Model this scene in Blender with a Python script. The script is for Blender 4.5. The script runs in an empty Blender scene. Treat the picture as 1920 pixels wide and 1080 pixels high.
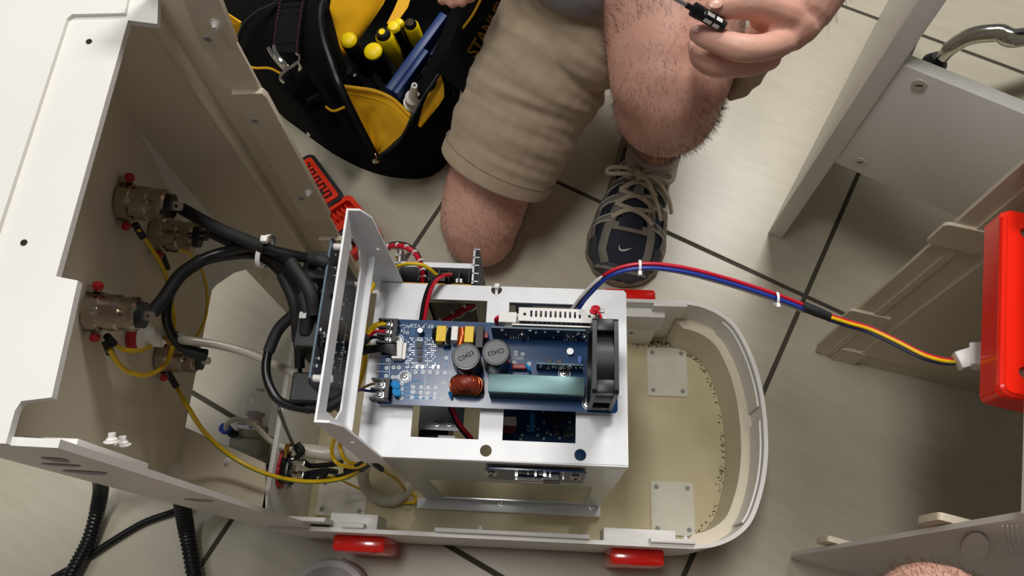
import bpy, bmesh, math, random
from mathutils import Vector, Matrix, Quaternion
from mathutils.geometry import tessellate_polygon
random.seed(7)
PI = math.pi
S = bpy.context.scene
COL = S.collection

# ---------------------------------------------------------------- camera
F_PX, CX, CY, H = 1380.0, 960.0, 540.0, 1.1          # focal length in pixels of the 1920 wide frame, camera height
def _basis():
    d = Vector((38., 582., F_PX)).normalized(); U = -d
    X = Vector((1, 0, 0)); X = (X - U * X.dot(U)).normalized(); Y = U.cross(X)
    t = math.radians(-2.7)
    return X * math.cos(t) + Y * math.sin(t), -X * math.sin(t) + Y * math.cos(t), U
BX, BY, BU = _basis()
CAM = Vector((0, 0, H))
cam = bpy.data.cameras.new('camera'); cam.sensor_width = 36; cam.lens = 36 * F_PX / 1920; cam.clip_start = .01
camo = bpy.data.objects.new('camera', cam); COL.objects.link(camo)
R = Matrix(((BX[0], -BX[1], -BX[2]), (BY[0], -BY[1], -BY[2]), (BU[0], -BU[1], -BU[2])))
camo.matrix_world = Matrix.Translation(CAM) @ R.to_4x4()
S.camera = camo

# ---------------------------------------------------------------- light
w = bpy.data.worlds.new('room'); S.world = w; w.use_nodes = True
w.node_tree.nodes['Background'].inputs[0].default_value = (.95, .94, .91, 1)
w.node_tree.nodes['Background'].inputs[1].default_value = .10
def area(name, loc, sx, sy, power, col=(1, .98, .95)):
    l = bpy.data.lights.new(name, 'AREA'); l.shape = 'RECTANGLE'; l.size = sx; l.size_y = sy; l.energy = power; l.color = col
    o = bpy.data.objects.new(name, l); COL.objects.link(o); o.location = loc
area('ceiling_light', (-.31, .46, 2.65), .32, .8, 20)
area('ceiling_light', (.75, 2.0, 2.65), .9, .6, 66)
area('ceiling_light', (-1.7, .55, 2.65), .9, .6, 7)
S.view_settings.view_transform = 'Standard'; S.view_settings.look = 'None'
S.view_settings.gamma = 1; S.view_settings.use_curve_mapping = False
S.view_settings.exposure = 0.18

# ---------------------------------------------------------------- points: a place on a known plane of the room
def ray(px, py):
    c = Vector((px - CX, py - CY, F_PX)); return Vector((c.dot(BX), c.dot(BY), c.dot(BU)))
def P(px, py, z=0.):
    r = ray(px, py); return CAM + r * ((z - H) / r[2])
def PXp(px, py, x):
    r = ray(px, py); return CAM + r * (x / r[0])
def PYp(px, py, y):
    r = ray(px, py); return CAM + r * (y / r[1])
PAN0 = Vector((-.437, .3, .222)); PANN = Vector((.362, 0, -.060)).normalized()     # the connector panel's plane
PANS = Vector((0.060, 0, .362)).normalized()
def PP(px, py, off=0.):
    r = ray(px, py); t = ((PAN0 + PANN * off - CAM).dot(PANN)) / r.dot(PANN); return CAM + r * t

# ---------------------------------------------------------------- materials
def lin(h):
    h = h.lstrip('#'); c = [int(h[i:i + 2], 16) / 255 for i in (0, 2, 4)]
    return tuple(x / 12.92 if x <= .04045 else ((x + .055) / 1.055) ** 2.4 for x in c) + (1,)
MATS = {}
def mat(name, col, rough=.5, metal=0., col2=None, scale=30., bump=0., bscale=200., spec=.5, coat=0., trans=0., ior=1.45, stretch=None, alpha=1., sss=0., contrast=.25, sheen=0.):
    m = bpy.data.materials.new(name); m.use_nodes = True; nt = m.node_tree; b = nt.nodes['Principled BSDF']
    b.inputs['Base Color'].default_value = lin(col); b.inputs['Roughness'].default_value = rough
    b.inputs['Metallic'].default_value = metal; b.inputs['Specular IOR Level'].default_value = spec
    b.inputs['Coat Weight'].default_value = coat; b.inputs['Transmission Weight'].default_value = trans
    b.inputs['IOR'].default_value = ior; b.inputs['Alpha'].default_value = alpha
    if sheen: b.inputs['Sheen Weight'].default_value = sheen
    if sss:
        b.inputs['Subsurface Weight'].default_value = sss; b.inputs['Subsurface Radius'].default_value = (.012, .005, .003); b.inputs['Subsurface Scale'].default_value = 1.
    tc = nt.nodes.new('ShaderNodeTexCoord'); vec = tc.outputs['Object']
    if stretch:
        mp = nt.nodes.new('ShaderNodeMapping'); mp.inputs['Scale'].default_value = stretch; nt.links.new(vec, mp.inputs[0]); vec = mp.outputs[0]
    if col2:
        n = nt.nodes.new('ShaderNodeTexNoise'); n.inputs['Scale'].default_value = scale; n.inputs['Detail'].default_value = 5
        r = nt.nodes.new('ShaderNodeValToRGB'); r.color_ramp.elements[0].color = lin(col); r.color_ramp.elements[1].color = lin(col2)
        r.color_ramp.elements[0].position = .5 - contrast; r.color_ramp.elements[1].position = .5 + contrast
        nt.links.new(vec, n.inputs['Vector']); nt.links.new(n.outputs['Fac'], r.inputs[0]); nt.links.new(r.outputs[0], b.inputs['Base Color'])
    if bump:
        n2 = nt.nodes.new('ShaderNodeTexNoise'); n2.inputs['Scale'].default_value = bscale; n2.inputs['Detail'].default_value = 4
        bp = nt.nodes.new('ShaderNodeBump'); bp.inputs['Strength'].default_value = bump; bp.inputs['Distance'].default_value = .002
        nt.links.new(vec, n2.inputs['Vector']); nt.links.new(n2.outputs['Fac'], bp.inputs['Height']); nt.links.new(bp.outputs[0], b.inputs['Normal'])
    MATS[name] = m; return m
mat('grout', '#4a463d', .9, bump=.3)
mat('tile', '#bfb8a5', .34, col2='#b3ab98', scale=9, stretch=(1.2, 9, 9), bump=.06, bscale=60, contrast=.3)
mat('shell', '#e3e1dc', .38, col2='#dddad4', scale=6, bump=.04, bscale=90)
mat('shell_in', '#dcd2bd', .45, col2='#d2c6ad', scale=5, bump=.05, bscale=80)
mat('tubfloor', '#cfc4a0', .5, col2='#bdb088', scale=14, bump=.12, bscale=260)
mat('plastic_white', '#eceae6', .35, col2='#e2dfd8', scale=20)
mat('plate', '#d9d6c8', .45, col2='#cdc8b2', scale=40, bump=.05)
mat('dirt', '#4a3f2c', .95, col2='#6d5f45', scale=200)
mat('red', '#e5180c', .18, coat=.5, spec=.6)
mat('redbox', '#ee2410', .2, coat=.4)
mat('chassis', '#eceef0', .32, col2='#e4e6e8', scale=60, bump=.05, bscale=500)
mat('alu', '#c9cccf', .3, metal=.75, stretch=(1, 30, 30), col2='#bcc0c4', scale=30)
mat('chrome', '#d6d3cd', .1, metal=1.)
mat('nickel', '#a89d90', .2, metal=1.)
mat('steel', '#c4c4c2', .28, metal=1.)
mat('dark_recess', '#15130f', .8)
mat('black_plastic', '#17181a', .4, bump=.05, bscale=400)
mat('black_gloss', '#0f1012', .22)
mat('black_rubber', '#1a1b1d', .5)
mat('sleeve', '#1d1d1f', .62, bump=.05)
mat('pcb', '#0c355f', .2, col2='#124272', scale=60)
mat('pcb_dark', '#101c2e', .35, col2='#16263c', scale=50)
mat('pcb_edge', '#4c6470', .5)
mat('silk', '#dfe3e4', .5)
mat('trace', '#3d86bd', .35)
mat('solder', '#d3d5d4', .3, metal=.7)
mat('cap_yellow', '#e5bf1c', .4)
mat('cap_blue', '#2a86c8', .35)
mat('cap_blue_dark', '#1c57a0', .35)
mat('cap_black', '#121216', .25, coat=.2)
mat('cap_top', '#4a4b4e', .35, metal=.4)
mat('copper', '#b5562c', .3, metal=.8)
mat('toroid', '#7b2b1f', .4)
mat('heatsink', '#6f8c8c', .46, metal=.7, stretch=(1, 60, 60), col2='#5f7a7a', scale=25)
mat('sink_dark_reflection', '#2a3436', .25, metal=.6)  # dark reflection on the heat sink's near side, put into its colour
mat('nail', '#d8a796', .3)
mat('resistor_red', '#7d1d20', .35)
mat('wire_yellow', '#e2b90f', .35)
mat('wire_green', '#3f7a22', .4)
mat('wire_red', '#c61a30', .35)
mat('wire_black', '#131314', .35)
mat('wire_blue', '#1c3c9c', .35)
mat('wire_navy', '#1a2350', .4)
mat('wire_white', '#e4e3e0', .4)
mat('wire_brown', '#6e5446', .45)
mat('cable', '#121214', .3)
mat('tie', '#e9e9e6', .35)
mat('hose', '#cfc9b8', .25, alpha=.88, spec=.6)
mat('hose_grey', '#a8a294', .25, spec=.6)
mat('clear', '#e9ebe6', .08, alpha=.38, spec=.7)
mat('sealant', '#a8141c', .3)
mat('brass', '#9b7434', .3, metal=.9)
mat('blue_fit', '#1c4fb8', .35)
mat('label_blue', '#1b4fa0', .4)
mat('orange', '#e03006', .38, bump=.04)
mat('kit_black', '#1b1b1c', .5)
mat('bag', '#08090a', .9, col2='#0c0d0f', scale=300, bump=.35, bscale=900, spec=.15)
mat('bag_pad', '#0b0d10', .85, bump=.2, bscale=300, spec=.2)
mat('bag_yellow', '#dba408', .62, col2='#cf9805', scale=12, bump=.12, bscale=120)
mat('tool_yellow', '#f5d50d', .4)
mat('tool_blue', '#0f3068', .4)
mat('zip', '#3a3b3d', .4, metal=.5)
mat('skin', '#e0b4a1', .48, col2='#c98e7c', scale=13, bump=.15, bscale=190, sss=.08, contrast=.28)
mat('hairfine', '#573b29', .6)
mat('hairdark', '#2c2019', .6)
mat('shorts', '#b6a38a', .85, col2='#ab9880', scale=60, bump=.3, bscale=700, sheen=.2)
mat('shirt', '#8b8789', .85, bump=.25, bscale=500, sheen=.1)
mat('sock', '#b9b4ac', .9, bump=.4, bscale=900)
mat('shoe_navy', '#1d2433', .75, bump=.3, bscale=900)
mat('shoe_grey', '#807b70', .75, col2='#746f65', scale=70, bump=.15, bscale=500)
mat('shoe_dark', '#3b3d40', .7, bump=.2, bscale=400)
mat('sole', '#9d9483', .7, col2='#857c6a', scale=60)
mat('lace', '#b4a994', .85, bump=.4, bscale=900)
mat('reflect', '#b7b6b0', .4)
mat('mesh_grey', '#a9a6a8', .8, bump=.6, bscale=1400)
mat('shoe_light', '#b9b7b8', .6)
mat('desk', '#e4e2dd', .4, bump=.03, bscale=300)
mat('desk_edge', '#e9e6e0', .45)
mat('screwcap', '#cfc8b8', .4)
mat('smudge', '#8e8990', .5)
mat('filter_grey', '#9a9a8a', .4)
mat('stitch_red', '#7d1626', .6)
mat('print_grey', '#8b8b8b', .5)

# ---------------------------------------------------------------- mesh builder
def frame(o, ex, ey):
    ex = Vector(ex).normalized(); ey = Vector(ey); ey = (ey - ex * ey.dot(ex)).normalized(); ez = ex.cross(ey)
    return Matrix(((ex[0], ey[0], ez[0], o[0]), (ex[1], ey[1], ez[1], o[1]), (ex[2], ey[2], ez[2], o[2]), (0, 0, 0, 1)))
def zframe(o, d, up=(0, 0, 1)):
    d = Vector(d).normalized(); u = Vector(up)
    if abs(d.dot(u)) > .98: u = Vector((1, 0, 0))
    ex = u.cross(d).normalized(); return frame(o, ex, d.cross(ex))
def catmull(pts, n=8):
    pts = [Vector(p) for p in pts]
    if len(pts) < 3: return [pts[0].lerp(pts[1], i / n) for i in range(n + 1)]
    q = [pts[0] * 2 - pts[1]] + pts + [pts[-1] * 2 - pts[-2]]; out = []
    for i in range(1, len(q) - 2):
        a, b, c, d = q[i - 1:i + 3]
        for k in range(n):
            t = k / n
            out.append(.5 * ((2 * b) + (c - a) * t + (2 * a - 5 * b + 4 * c - d) * t * t + (3 * b - a - 3 * c + d) * t ** 3))
    out.append(pts[-1]); return out
class MB:
    def __init__(s): s.v = []; s.f = []; s.m = []; s.cur = 0
    def add(s, vs, fs, M=None):
        k = len(s.v); s.v += [tuple(M @ Vector(p)) if M is not None else tuple(p) for p in vs]
        s.f += [[i + k for i in f] for f in fs]; s.m += [s.cur] * len(fs); return s
    def box(s, c, size, bev=0., M=None, seg=2):
        bm = bmesh.new(); bmesh.ops.create_cube(bm, size=1)
        for v in bm.verts: v.co = Vector((v.co[0] * size[0], v.co[1] * size[1], v.co[2] * size[2])) + Vector(c)
        if bev: bmesh.ops.bevel(bm, geom=bm.edges[:], offset=bev, segments=seg, profile=.5, affect='EDGES')
        bm.verts.index_update(); s.add([v.co[:] for v in bm.verts], [[v.index for v in f.verts] for f in bm.faces], M); bm.free(); return s
    def b2(s, a, b, bev=0., M=None):
        a, b = Vector(a), Vector(b); return s.box((a + b) / 2, [max(abs(x), 1e-5) for x in (b - a)], bev, M)
    def cyl(s, r, h, M=None, n=20, r2=None, z0=0.):
        r2 = r if r2 is None else r2
        return s.lathe([(0, z0), (r, z0), (r2, z0 + h), (0, z0 + h)], M, n)
    def lathe(s, prof, M=None, n=20):
        vs = []; fs = []; rings = []
        for r, z in prof:
            if r <= 1e-7: rings.append([len(vs)]); vs.append((0, 0, z))
            else:
                rings.append(list(range(len(vs), len(vs) + n)))
                vs += [(r * math.cos(2 * PI * i / n), r * math.sin(2 * PI * i / n), z) for i in range(n)]
        for a, b in zip(rings, rings[1:]):
            for i in range(n):
                j = (i + 1) % n
                q = [a[i % len(a)], a[j % len(a)], b[j % len(b)], b[i % len(b)]]
                q2 = []
                for x in q:
                    if x not in q2: q2.append(x)
                if len(q2) > 2: fs.append(q2)
        return s.add(vs, fs, M)
    def tube(s, pts, r, n=10, smooth=8, cap=True, flat=1., up=None):
        """sweep; r a number or a list per control point; flat squashes the section along its own normal"""
        P0 = [Vector(p) for p in pts]; q = catmull(P0, smooth) if smooth > 1 else P0
        if isinstance(r, (list, tuple)):
            rr = []
            for i in range(len(r) - 1): rr += [r[i] + (r[i + 1] - r[i]) * k / max(smooth, 1) for k in range(max(smooth, 1))]
            rr.append(r[-1])
        else: rr = [r] * len(q)
        t0 = (q[1] - q[0]).normalized(); u = Vector(up) if up else (Vector((0, 0, 1)) if abs(t0[2]) < .9 else Vector((1, 0, 0)))
        vs = []; fs = []
        for i, p in enumerate(q):
            t = (q[min(i + 1, len(q) - 1)] - q[max(i - 1, 0)]).normalized()
            u = (u - t * u.dot(t))
            u = u.normalized() if u.length > 1e-6 else t.orthogonal().normalized()
            b = t.cross(u)
            vs += [tuple(p + (u * math.sin(2 * PI * k / n) * flat + b * math.cos(2 * PI * k / n)) * rr[i]) for k in range(n)]
        for i in range(len(q) - 1):
            for k in range(n):
                j = (k + 1) % n; fs.append([i * n + k, i * n + j, (i + 1) * n + j, (i + 1) * n + k])
        if cap: fs.append(list(range(n))[::-1]); fs.append([(len(q) - 1) * n + k for k in range(n)])
        return s.add(vs, fs)
    def plate(s, outer, holes, z0, z1, M=None):
        """flat sheet with holes, outlines in the plane of M, from z0 to z1"""
        loops = [list(map(lambda p: (p[0], p[1], 0), o)) for o in [outer] + list(holes)]
        tris = tessellate_polygon([[Vector(p) for p in l] for l in loops]); flat = [p for l in loops for p in l]; N = len(flat)
        vs = [(p[0], p[1], z1) for p in flat] + [(p[0], p[1], z0) for p in flat]; fs = []
        for t in tris:
            a, b, c = [Vector(flat[i]) for i in t]
            if (b - a).cross(c - a)[2] < 0: t = t[::-1]
            fs.append(list(t)); fs.append([i + N for i in t[::-1]])
        k = 0
        for l in loops:
            n = len(l)
            for i in range(n):
                j = (i + 1) % n; fs.append([k + i, k + j, k + j + N, k + i + N])
            k += n
        return s.add(vs, fs, M)
    def loft(s, rings, closed=True, caps=True, M=None):
        n = len(rings[0]); vs = [tuple(p) for r in rings for p in r]; fs = []
        for i in range(len(rings) - 1):
            for k in range(n if closed else n - 1):
                j = (k + 1) % n; fs.append([i * n + k, i * n + j, (i + 1) * n + j, (i + 1) * n + k])
        if caps and closed: fs.append(list(range(n))[::-1]); fs.append([(len(rings) - 1) * n + k for k in range(n)])
        return s.add(vs, fs, M)
    def sheet(s, grid, th):
        """a fabric or sheet patch with thickness from a grid of points"""
        R_, C_ = len(grid), len(grid[0]); g = [[Vector(p) for p in r] for r in grid]; top = []; bot = []
        for i in range(R_):
            for j in range(C_):
                du = g[min(i + 1, R_ - 1)][j] - g[max(i - 1, 0)][j]; dv = g[i][min(j + 1, C_ - 1)] - g[i][max(j - 1, 0)]
                n = du.cross(dv); n = n.normalized() if n.length > 1e-9 else Vector((0, 0, 1))
                top.append(g[i][j] + n * th / 2); bot.append(g[i][j] - n * th / 2)
        N = R_ * C_; fs = []
        for i in range(R_ - 1):
            for j in range(C_ - 1):
                a, b, c, d = i * C_ + j, i * C_ + j + 1, (i + 1) * C_ + j + 1, (i + 1) * C_ + j
                fs.append([a, d, c, b]); fs.append([a + N, b + N, c + N, d + N])
        rim = [j for j in range(C_)] + [i * C_ + C_ - 1 for i in range(1, R_)] + [(R_ - 1) * C_ + j for j in range(C_ - 2, -1, -1)] + [i * C_ for i in range(R_ - 2, 0, -1)]
        for i in range(len(rim)):
            a, b = rim[i], rim[(i + 1) % len(rim)]; fs.append([a, b, b + N, a + N])
        return s.add(top + bot, fs)
    def mesh(s, name, mats, smooth=True, ang=35):
        me = bpy.data.meshes.new(name); me.from_pydata(s.v, [], s.f)
        for m in (mats if isinstance(mats, (list, tuple)) else [mats]): me.materials.append(MATS[m])
        me.polygons.foreach_set('material_index', s.m)
        bm = bmesh.new(); bm.from_mesh(me); bmesh.ops.recalc_face_normals(bm, faces=bm.faces[:]); bm.to_mesh(me); bm.free()
        if smooth:
            me.polygons.foreach_set('use_smooth', [True] * len(me.polygons)); me.set_sharp_from_angle(angle=math.radians(ang))
        me.update(); return me
def put(name, me, parent=None, loc=None, rot=None):
    o = bpy.data.objects.new(name, me); COL.objects.link(o)
    l = Vector(loc) if loc is not None else Vector((0, 0, 0))
    if parent is not None:
        o.parent = parent
        if parent.type == 'EMPTY': l = l - parent.location
    o.location = l
    if rot is not None: o.rotation_mode = 'QUATERNION'; o.rotation_quaternion = rot
    return o
def part(name, mb, mats, parent=None, smooth=True, ang=35): return put(name, mb.mesh(name, mats, smooth, ang), parent)
def tag(o, label=None, cat=None, group=None, kind=None):
    if label: o['label'] = label
    if cat: o['category'] = cat
    if group: o['group'] = group
    if kind: o['kind'] = kind
    return o
def thing(name, label, cat, loc, group=None):
    o = bpy.data.objects.new(name, None); COL.objects.link(o); o.location = loc; o.empty_display_size = .03
    return tag(o, label, cat, group)
def lab(o, l): o['label'] = l; return o
def inst(name, me, parent, p, d=(0, 0, 1), spin=0., sc=1.):
    q = Vector((0, 0, 1)).rotation_difference(Vector(d).normalized()) @ Quaternion((0, 0, 1), spin)
    o = put(name, me, parent, p, q); o.scale = (sc, sc, sc); return o
def text(name, s, size, o, ex, ey, m, parent, ext=.00012, align='CENTER', bold=0.):
    c = bpy.data.curves.new(name, 'FONT'); c.body = s; c.size = size; c.extrude = ext; c.align_x = align; c.align_y = 'CENTER'; c.resolution_u = 3; c.offset = bold
    t = bpy.data.objects.new(name, c); COL.objects.link(t); me = bpy.data.meshes.new_from_object(t)
    bpy.data.objects.remove(t); bpy.data.curves.remove(c)
    me.transform(frame(o, ex, ey)); me.materials.clear(); me.materials.append(MATS[m]); return put(name, me, parent)
def wire(name, pts, r, m, label, cat='wire', parent=None, n=8, smooth=8, group=None):
    mb = MB().tube(pts, r, n, smooth); o = part(name, mb, m, parent)
    if parent is None: tag(o, label, cat, group)
    elif label: o['label'] = label
    return o
def circ(cx, cy, r, n=20): return [(cx + r * math.cos(2 * PI * i / n), cy + r * math.sin(2 * PI * i / n)) for i in range(n)]
def rect(x0, y0, x1, y1): return [(x0, y0), (x1, y0), (x1, y1), (x0, y1)]
def rrect(x0, y0, x1, y1, r, n=4):
    o = []
    for cx_, cy_, a in ((x1 - r, y0 + r, -90), (x1 - r, y1 - r, 0), (x0 + r, y1 - r, 90), (x0 + r, y0 + r, 180)):
        o += [(cx_ + r * math.cos(math.radians(a + 90 * k / n)), cy_ + r * math.sin(math.radians(a + 90 * k / n))) for k in range(n + 1)]
    return o
# small shared hardware
_m = MB(); _m.lathe([(0, 0), (.0042, 0), (.0042, .0006), (.0028, .0008), (.0027, .0018), (.0018, .0026), (0, .0028)], n=16); _m.cur = 1
_m.box((0, 0, .0027), (.003, .0006, .0006)); _m.box((0, 0, .0027), (.0006, .003, .0006))
SCREW = _m.mesh('screw', ['steel', 'dark_recess'])
_m = MB(); _m.lathe([(0, 0), (.0048, 0), (.0048, .0006), (.0034, .0006), (.0034, .002), (.0022, .003), (.0022, .0055), (.001, .0055), (.001, .003), (0, .003)], n=12)
NUT = _m.mesh('nut', 'plastic_white')
_m = MB(); _m.lathe([(0, 0), (.0032, 0), (.0028, .0008), (.0014, .0008), (.0012, .0003), (0, .0003)], n=14); RIVET = _m.mesh('rivet', 'print_grey')
# ---------------------------------------------------------------- floor of square tiles, laid at an angle to the machine
J = P(1510, 555, 0); TA = math.radians(-26.3); T = .6
ex = Vector((math.cos(TA), math.sin(TA), 0)); ey = Vector((-math.sin(TA), math.cos(TA), 0))
fl = part('floor', MB().plate([tuple((J + ex * a + ey * b)[:2]) for a, b in ((-3, -3), (2.4, -3), (2.4, 3), (-3, 3))], [], -.03, -.0018), 'grout'); tag(fl, kind='structure')
TILE = MB().box((T / 2, T / 2, -.003), (T - .007, T - .007, .006), .0008).mesh('tile', 'tile', False)
_nt = MATS['tile'].node_tree     # each tile its own cut of the pattern
_oi = _nt.nodes.new('ShaderNodeObjectInfo'); _tc = [n for n in _nt.nodes if n.type == 'TEX_COORD'][0]; _mp = [n for n in _nt.nodes if n.type == 'MAPPING'][0]
_va = _nt.nodes.new('ShaderNodeVectorMath'); _va.operation = 'ADD'; _ml = _nt.nodes.new('ShaderNodeMath'); _ml.operation = 'MULTIPLY'; _ml.inputs[1].default_value = 37.
_nt.links.new(_oi.outputs['Random'], _ml.inputs[0]); _nt.links.new(_tc.outputs['Object'], _va.inputs[0]); _nt.links.new(_ml.outputs[0], _va.inputs[1]); _nt.links.new(_va.outputs[0], _mp.inputs[0])
q = Quaternion((0, 0, 1), TA)
for i in range(-5, 4):
    for j in range(-5, 5):
        put('tile', TILE, fl, J + ex * T * i + ey * T * j, q)

# ---------------------------------------------------------------- the machine's housing: tub on the floor, column at its rear end
hs = thing('machine_housing', 'opened white plastic machine housing with rounded tub and tall rear column', 'machine', (-.02, .222, 0))
YC = .222
def tub_outline(off):
    half = [(p[0], p[1]) for p in catmull([Vector((a, b, 0)) for a, b in ((.159, .19), (.155, .215), (.145, .238), (.13, .256), (.11, .268), (.076, .280), (.038, .287), (0, .289))], 4)]
    o = [(-.325 + off, YC - .159 + off)]
    pts = [(x, YC - y) for y, x in half] + [(x, YC + y) for y, x in half[::-1][1:]]
    # inward offset along the normal
    res = []
    for i, p in enumerate(pts):
        a = Vector(pts[max(i - 1, 0)]); b = Vector(pts[min(i + 1, len(pts) - 1)])
        if i == 0: a = Vector((0, pts[0][1]))
        if i == len(pts) - 1: b = Vector((0, pts[-1][1]))
        t = (b - a).normalized(); n = Vector((-t[1], t[0])); res.append((p[0] + n[0] * off, p[1] + n[1] * off))
    return o + res + [(-.325 + off, YC + .159 - off)]
ZR, ZF = .17, .03
wall = MB(); o0 = tub_outline(0); o1 = tub_outline(.005); N = len(o0)
# three sided wall: the rear end is the lower wall with the inlet
for i in range(N - 1):
    a, b, c, d = o0[i], o0[i + 1], o1[i + 1], o1[i]
    wall.add([(a[0], a[1], .012), (b[0], b[1], .012), (b[0], b[1], ZR), (a[0], a[1], ZR), (d[0], d[1], .012), (c[0], c[1], .012), (c[0], c[1], ZR), (d[0], d[1], ZR)],
             [[0, 1, 2, 3], [7, 6, 5, 4], [3, 2, 6, 7], [0, 4, 5, 1]])
part('tub_wall', wall, 'shell', hs)
part('tub_floor', MB().plate(tub_outline(.003), [], .014, ZF), 'tubfloor', hs)
rw = MB().b2((-.325, YC - .156, .014), (-.319, YC + .156, .2), .0008); part('rear_wall', rw, 'shell', hs)
# ledge round the front end
lo = [p for p in tub_outline(.0045) if p[0] > .18]; li = [p for p in tub_outline(.020) if p[0] > .16]
li = [(.19, YC - .149)] + [p for p in li if p[0] > .195] + [(.19, YC + .149)]
lo = [(.19, YC - .1545)] + [p for p in lo if p[0] > .195] + [(.19, YC + .1545)]
part('ledge', MB().plate(lo + li[::-1], [], ZF, .118), 'shell_in', hs)
# upright strips standing between ledge and rim
for k0, k1 in ((12, 28), (30, 46)):
    oo = [p for p in tub_outline(.006)[1:-1]][k0:k1 + 1]; ii = [p for p in tub_outline(.0085)[1:-1]][k0:k1 + 1]
    part('rim_strip', MB().plate(oo + ii[::-1], [], .118, .163), 'shell', hs)
# base plates riveted to the tub floor
for a, b in (((1212, 652), (1290, 745)), ((1219, 902), (1303, 1006)), ((602, 895), (684, 970))):
    p0, p1 = P(*a, ZF), P(*b, ZF); x0, x1, y0, y1 = p0[0], p1[0], p1[1], p0[1]
    pl = part('base_plate', MB().plate(rrect(x0, y0, x1, y1, .003), [], ZF - .001, ZF + .003), 'plate', hs)
    for x in (x0 + .008, x1 - .008):
        for y in (y0 + .008, y1 - .008): inst('rivet', RIVET, pl, (x, y, ZF + .003))
# grime along the front seam
gm = MB()
for i in range(260):
    t = random.random(); o = tub_outline(.0225); k = 1 + t * (len(o) - 4); i0 = int(k); a, b = Vector(o[i0]), Vector(o[i0 + 1]); p = a.lerp(b, k - i0)
    if p[1] < .15 and random.random() < .7: continue
    q_ = p + Vector((random.gauss(0, .0018) - .001, random.gauss(0, .002))); r = random.uniform(.0005, .0016)
    gm.box((q_[0], q_[1], ZF + r * .3), (r * 1.6, r, r), 0, Matrix.Identity(4))
for i in range(260):
    gm.box((min(.235, .14 + abs(random.gauss(.05, .04))), YC + .147 - abs(random.gauss(0, .004)), ZF + .0004), (.0016, .0012, .001))
tag(part('dirt', gm, 'dirt', hs, False), kind='stuff')
# blocks, tabs and rim bars inside the tub edges
def blk(name, p0, p1, z0, z1, m='shell', bev=.0008): return part(name, MB().b2((p0[0], p0[1], z0), (p1[0], p1[1], z1), bev), m, hs)
yn, yf = YC - .154, YC + .154
def xr(px, py, z): return P(px, py, z)[0]
blk('rim_bar', (xr(815, 992, .178), yn), (xr(1106, 1012, .178), yn + .005), .13, .180)
blk('rim_tab', (xr(1220, 1016, .176), yn), (xr(1305, 1022, .176), yn + .005), .13, .176)
blk('corner_block', (xr(1131, 1010, .15), yn), (xr(1266, 1020, .15), yn + .016), .1, .155)
blk('corner_block', (xr(618, 982, .16), yn), (xr(707, 985, .16), yn + .018), .1, .16)
blk('rim_tab', (xr(640, 985, .175), yn), (xr(682, 986, .175), yn + .006), .14, .176)
blk('rim_tab', (xr(1225, 562, .172), yf - .006), (xr(1288, 562, .172), yf), .13, .174)
blk('corner_block', (xr(1120, 575, .15), yf - .014), (xr(1246, 580, .15), yf), .1, .152)
blk('support_plate', (.09, yf - .012), (.165, yf), .03, .105)
for p, d in ((P(901, 993, .155), (0, 1, 0)), (P(1285, 1012, .15), (0, 1, 0)), (P(1252, 570, .15), (0, -1, 0))): inst('nut', NUT, hs, p, (d[0], d[1], .4))
for px, py in ((1183, 603),): inst('rivet', RIVET, hs, (P(px, py, .08)[0], yf - .0125, .08), (0, -1, 0))
# red feet bolted to the outside
for x0, x1, y0, y1 in ((xr(622, 1005, .13), xr(722, 1005, .13), YC - .159 - .020, YC - .158), (xr(1146, 1035, .13), xr(1248, 1035, .13), YC - .159 - .020, YC - .158),
                       (xr(1130, 555, .15), xr(1226, 555, .15), YC + .158, YC + .159 + .016)):
    part('foot', MB().b2((x0, y0, 0), (x1, y1, .125 if y0 < .2 else .169), .005), 'red', hs)
# ---- column
ZT = .69
near = [(-.272, .066), (-.335, .0665), (-.36, .070), (-.385, .078), (-.41, .092), (-.432, .112), (-.447, .137)]
nin = [(-.272, .071), (-.335, .0715), (-.358, .0745), (-.382, .0825), (-.406, .096), (-.427, .115), (-.441, .138)]
part('column_wall', MB().plate(near + nin[::-1], [], .165, ZT - .004), 'shell', hs)
bk = [(-.447, .137), (-.4555, .17), (-.458, .222), (-.4555, .29), (-.447, .33), (-.43, .36), (-.41, .378), (-.38, .389)]
part('back_shell', MB().plate(bk + [(x + .004, y - (.002 if y > .222 else -.002)) for x, y in bk[::-1]], [], .225, ZT - .004), 'shell', hs)
far = MB(); Mxz = frame((0, .385, 0), (1, 0, 0), (0, 0, 1))
far.plate([(-.296, .03), (-.296, ZT - .006), (-.375, ZT - .006), (-.412, .45), (-.445, .24), (-.396, .24), (-.39, .03)], [], -.004, 0, Mxz)
part('column_wall', far, 'shell_in', hs)
part('column_rim', MB().b2((-.298, .384, .16), (-.247, .398, .168)).b2((-.301, .3825, .03), (-.295, .397, ZT - .006), .0008).b2((-.296, .394, .165), (-.249, .398, ZT + .06), .0008), 'shell_in', hs)
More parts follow.
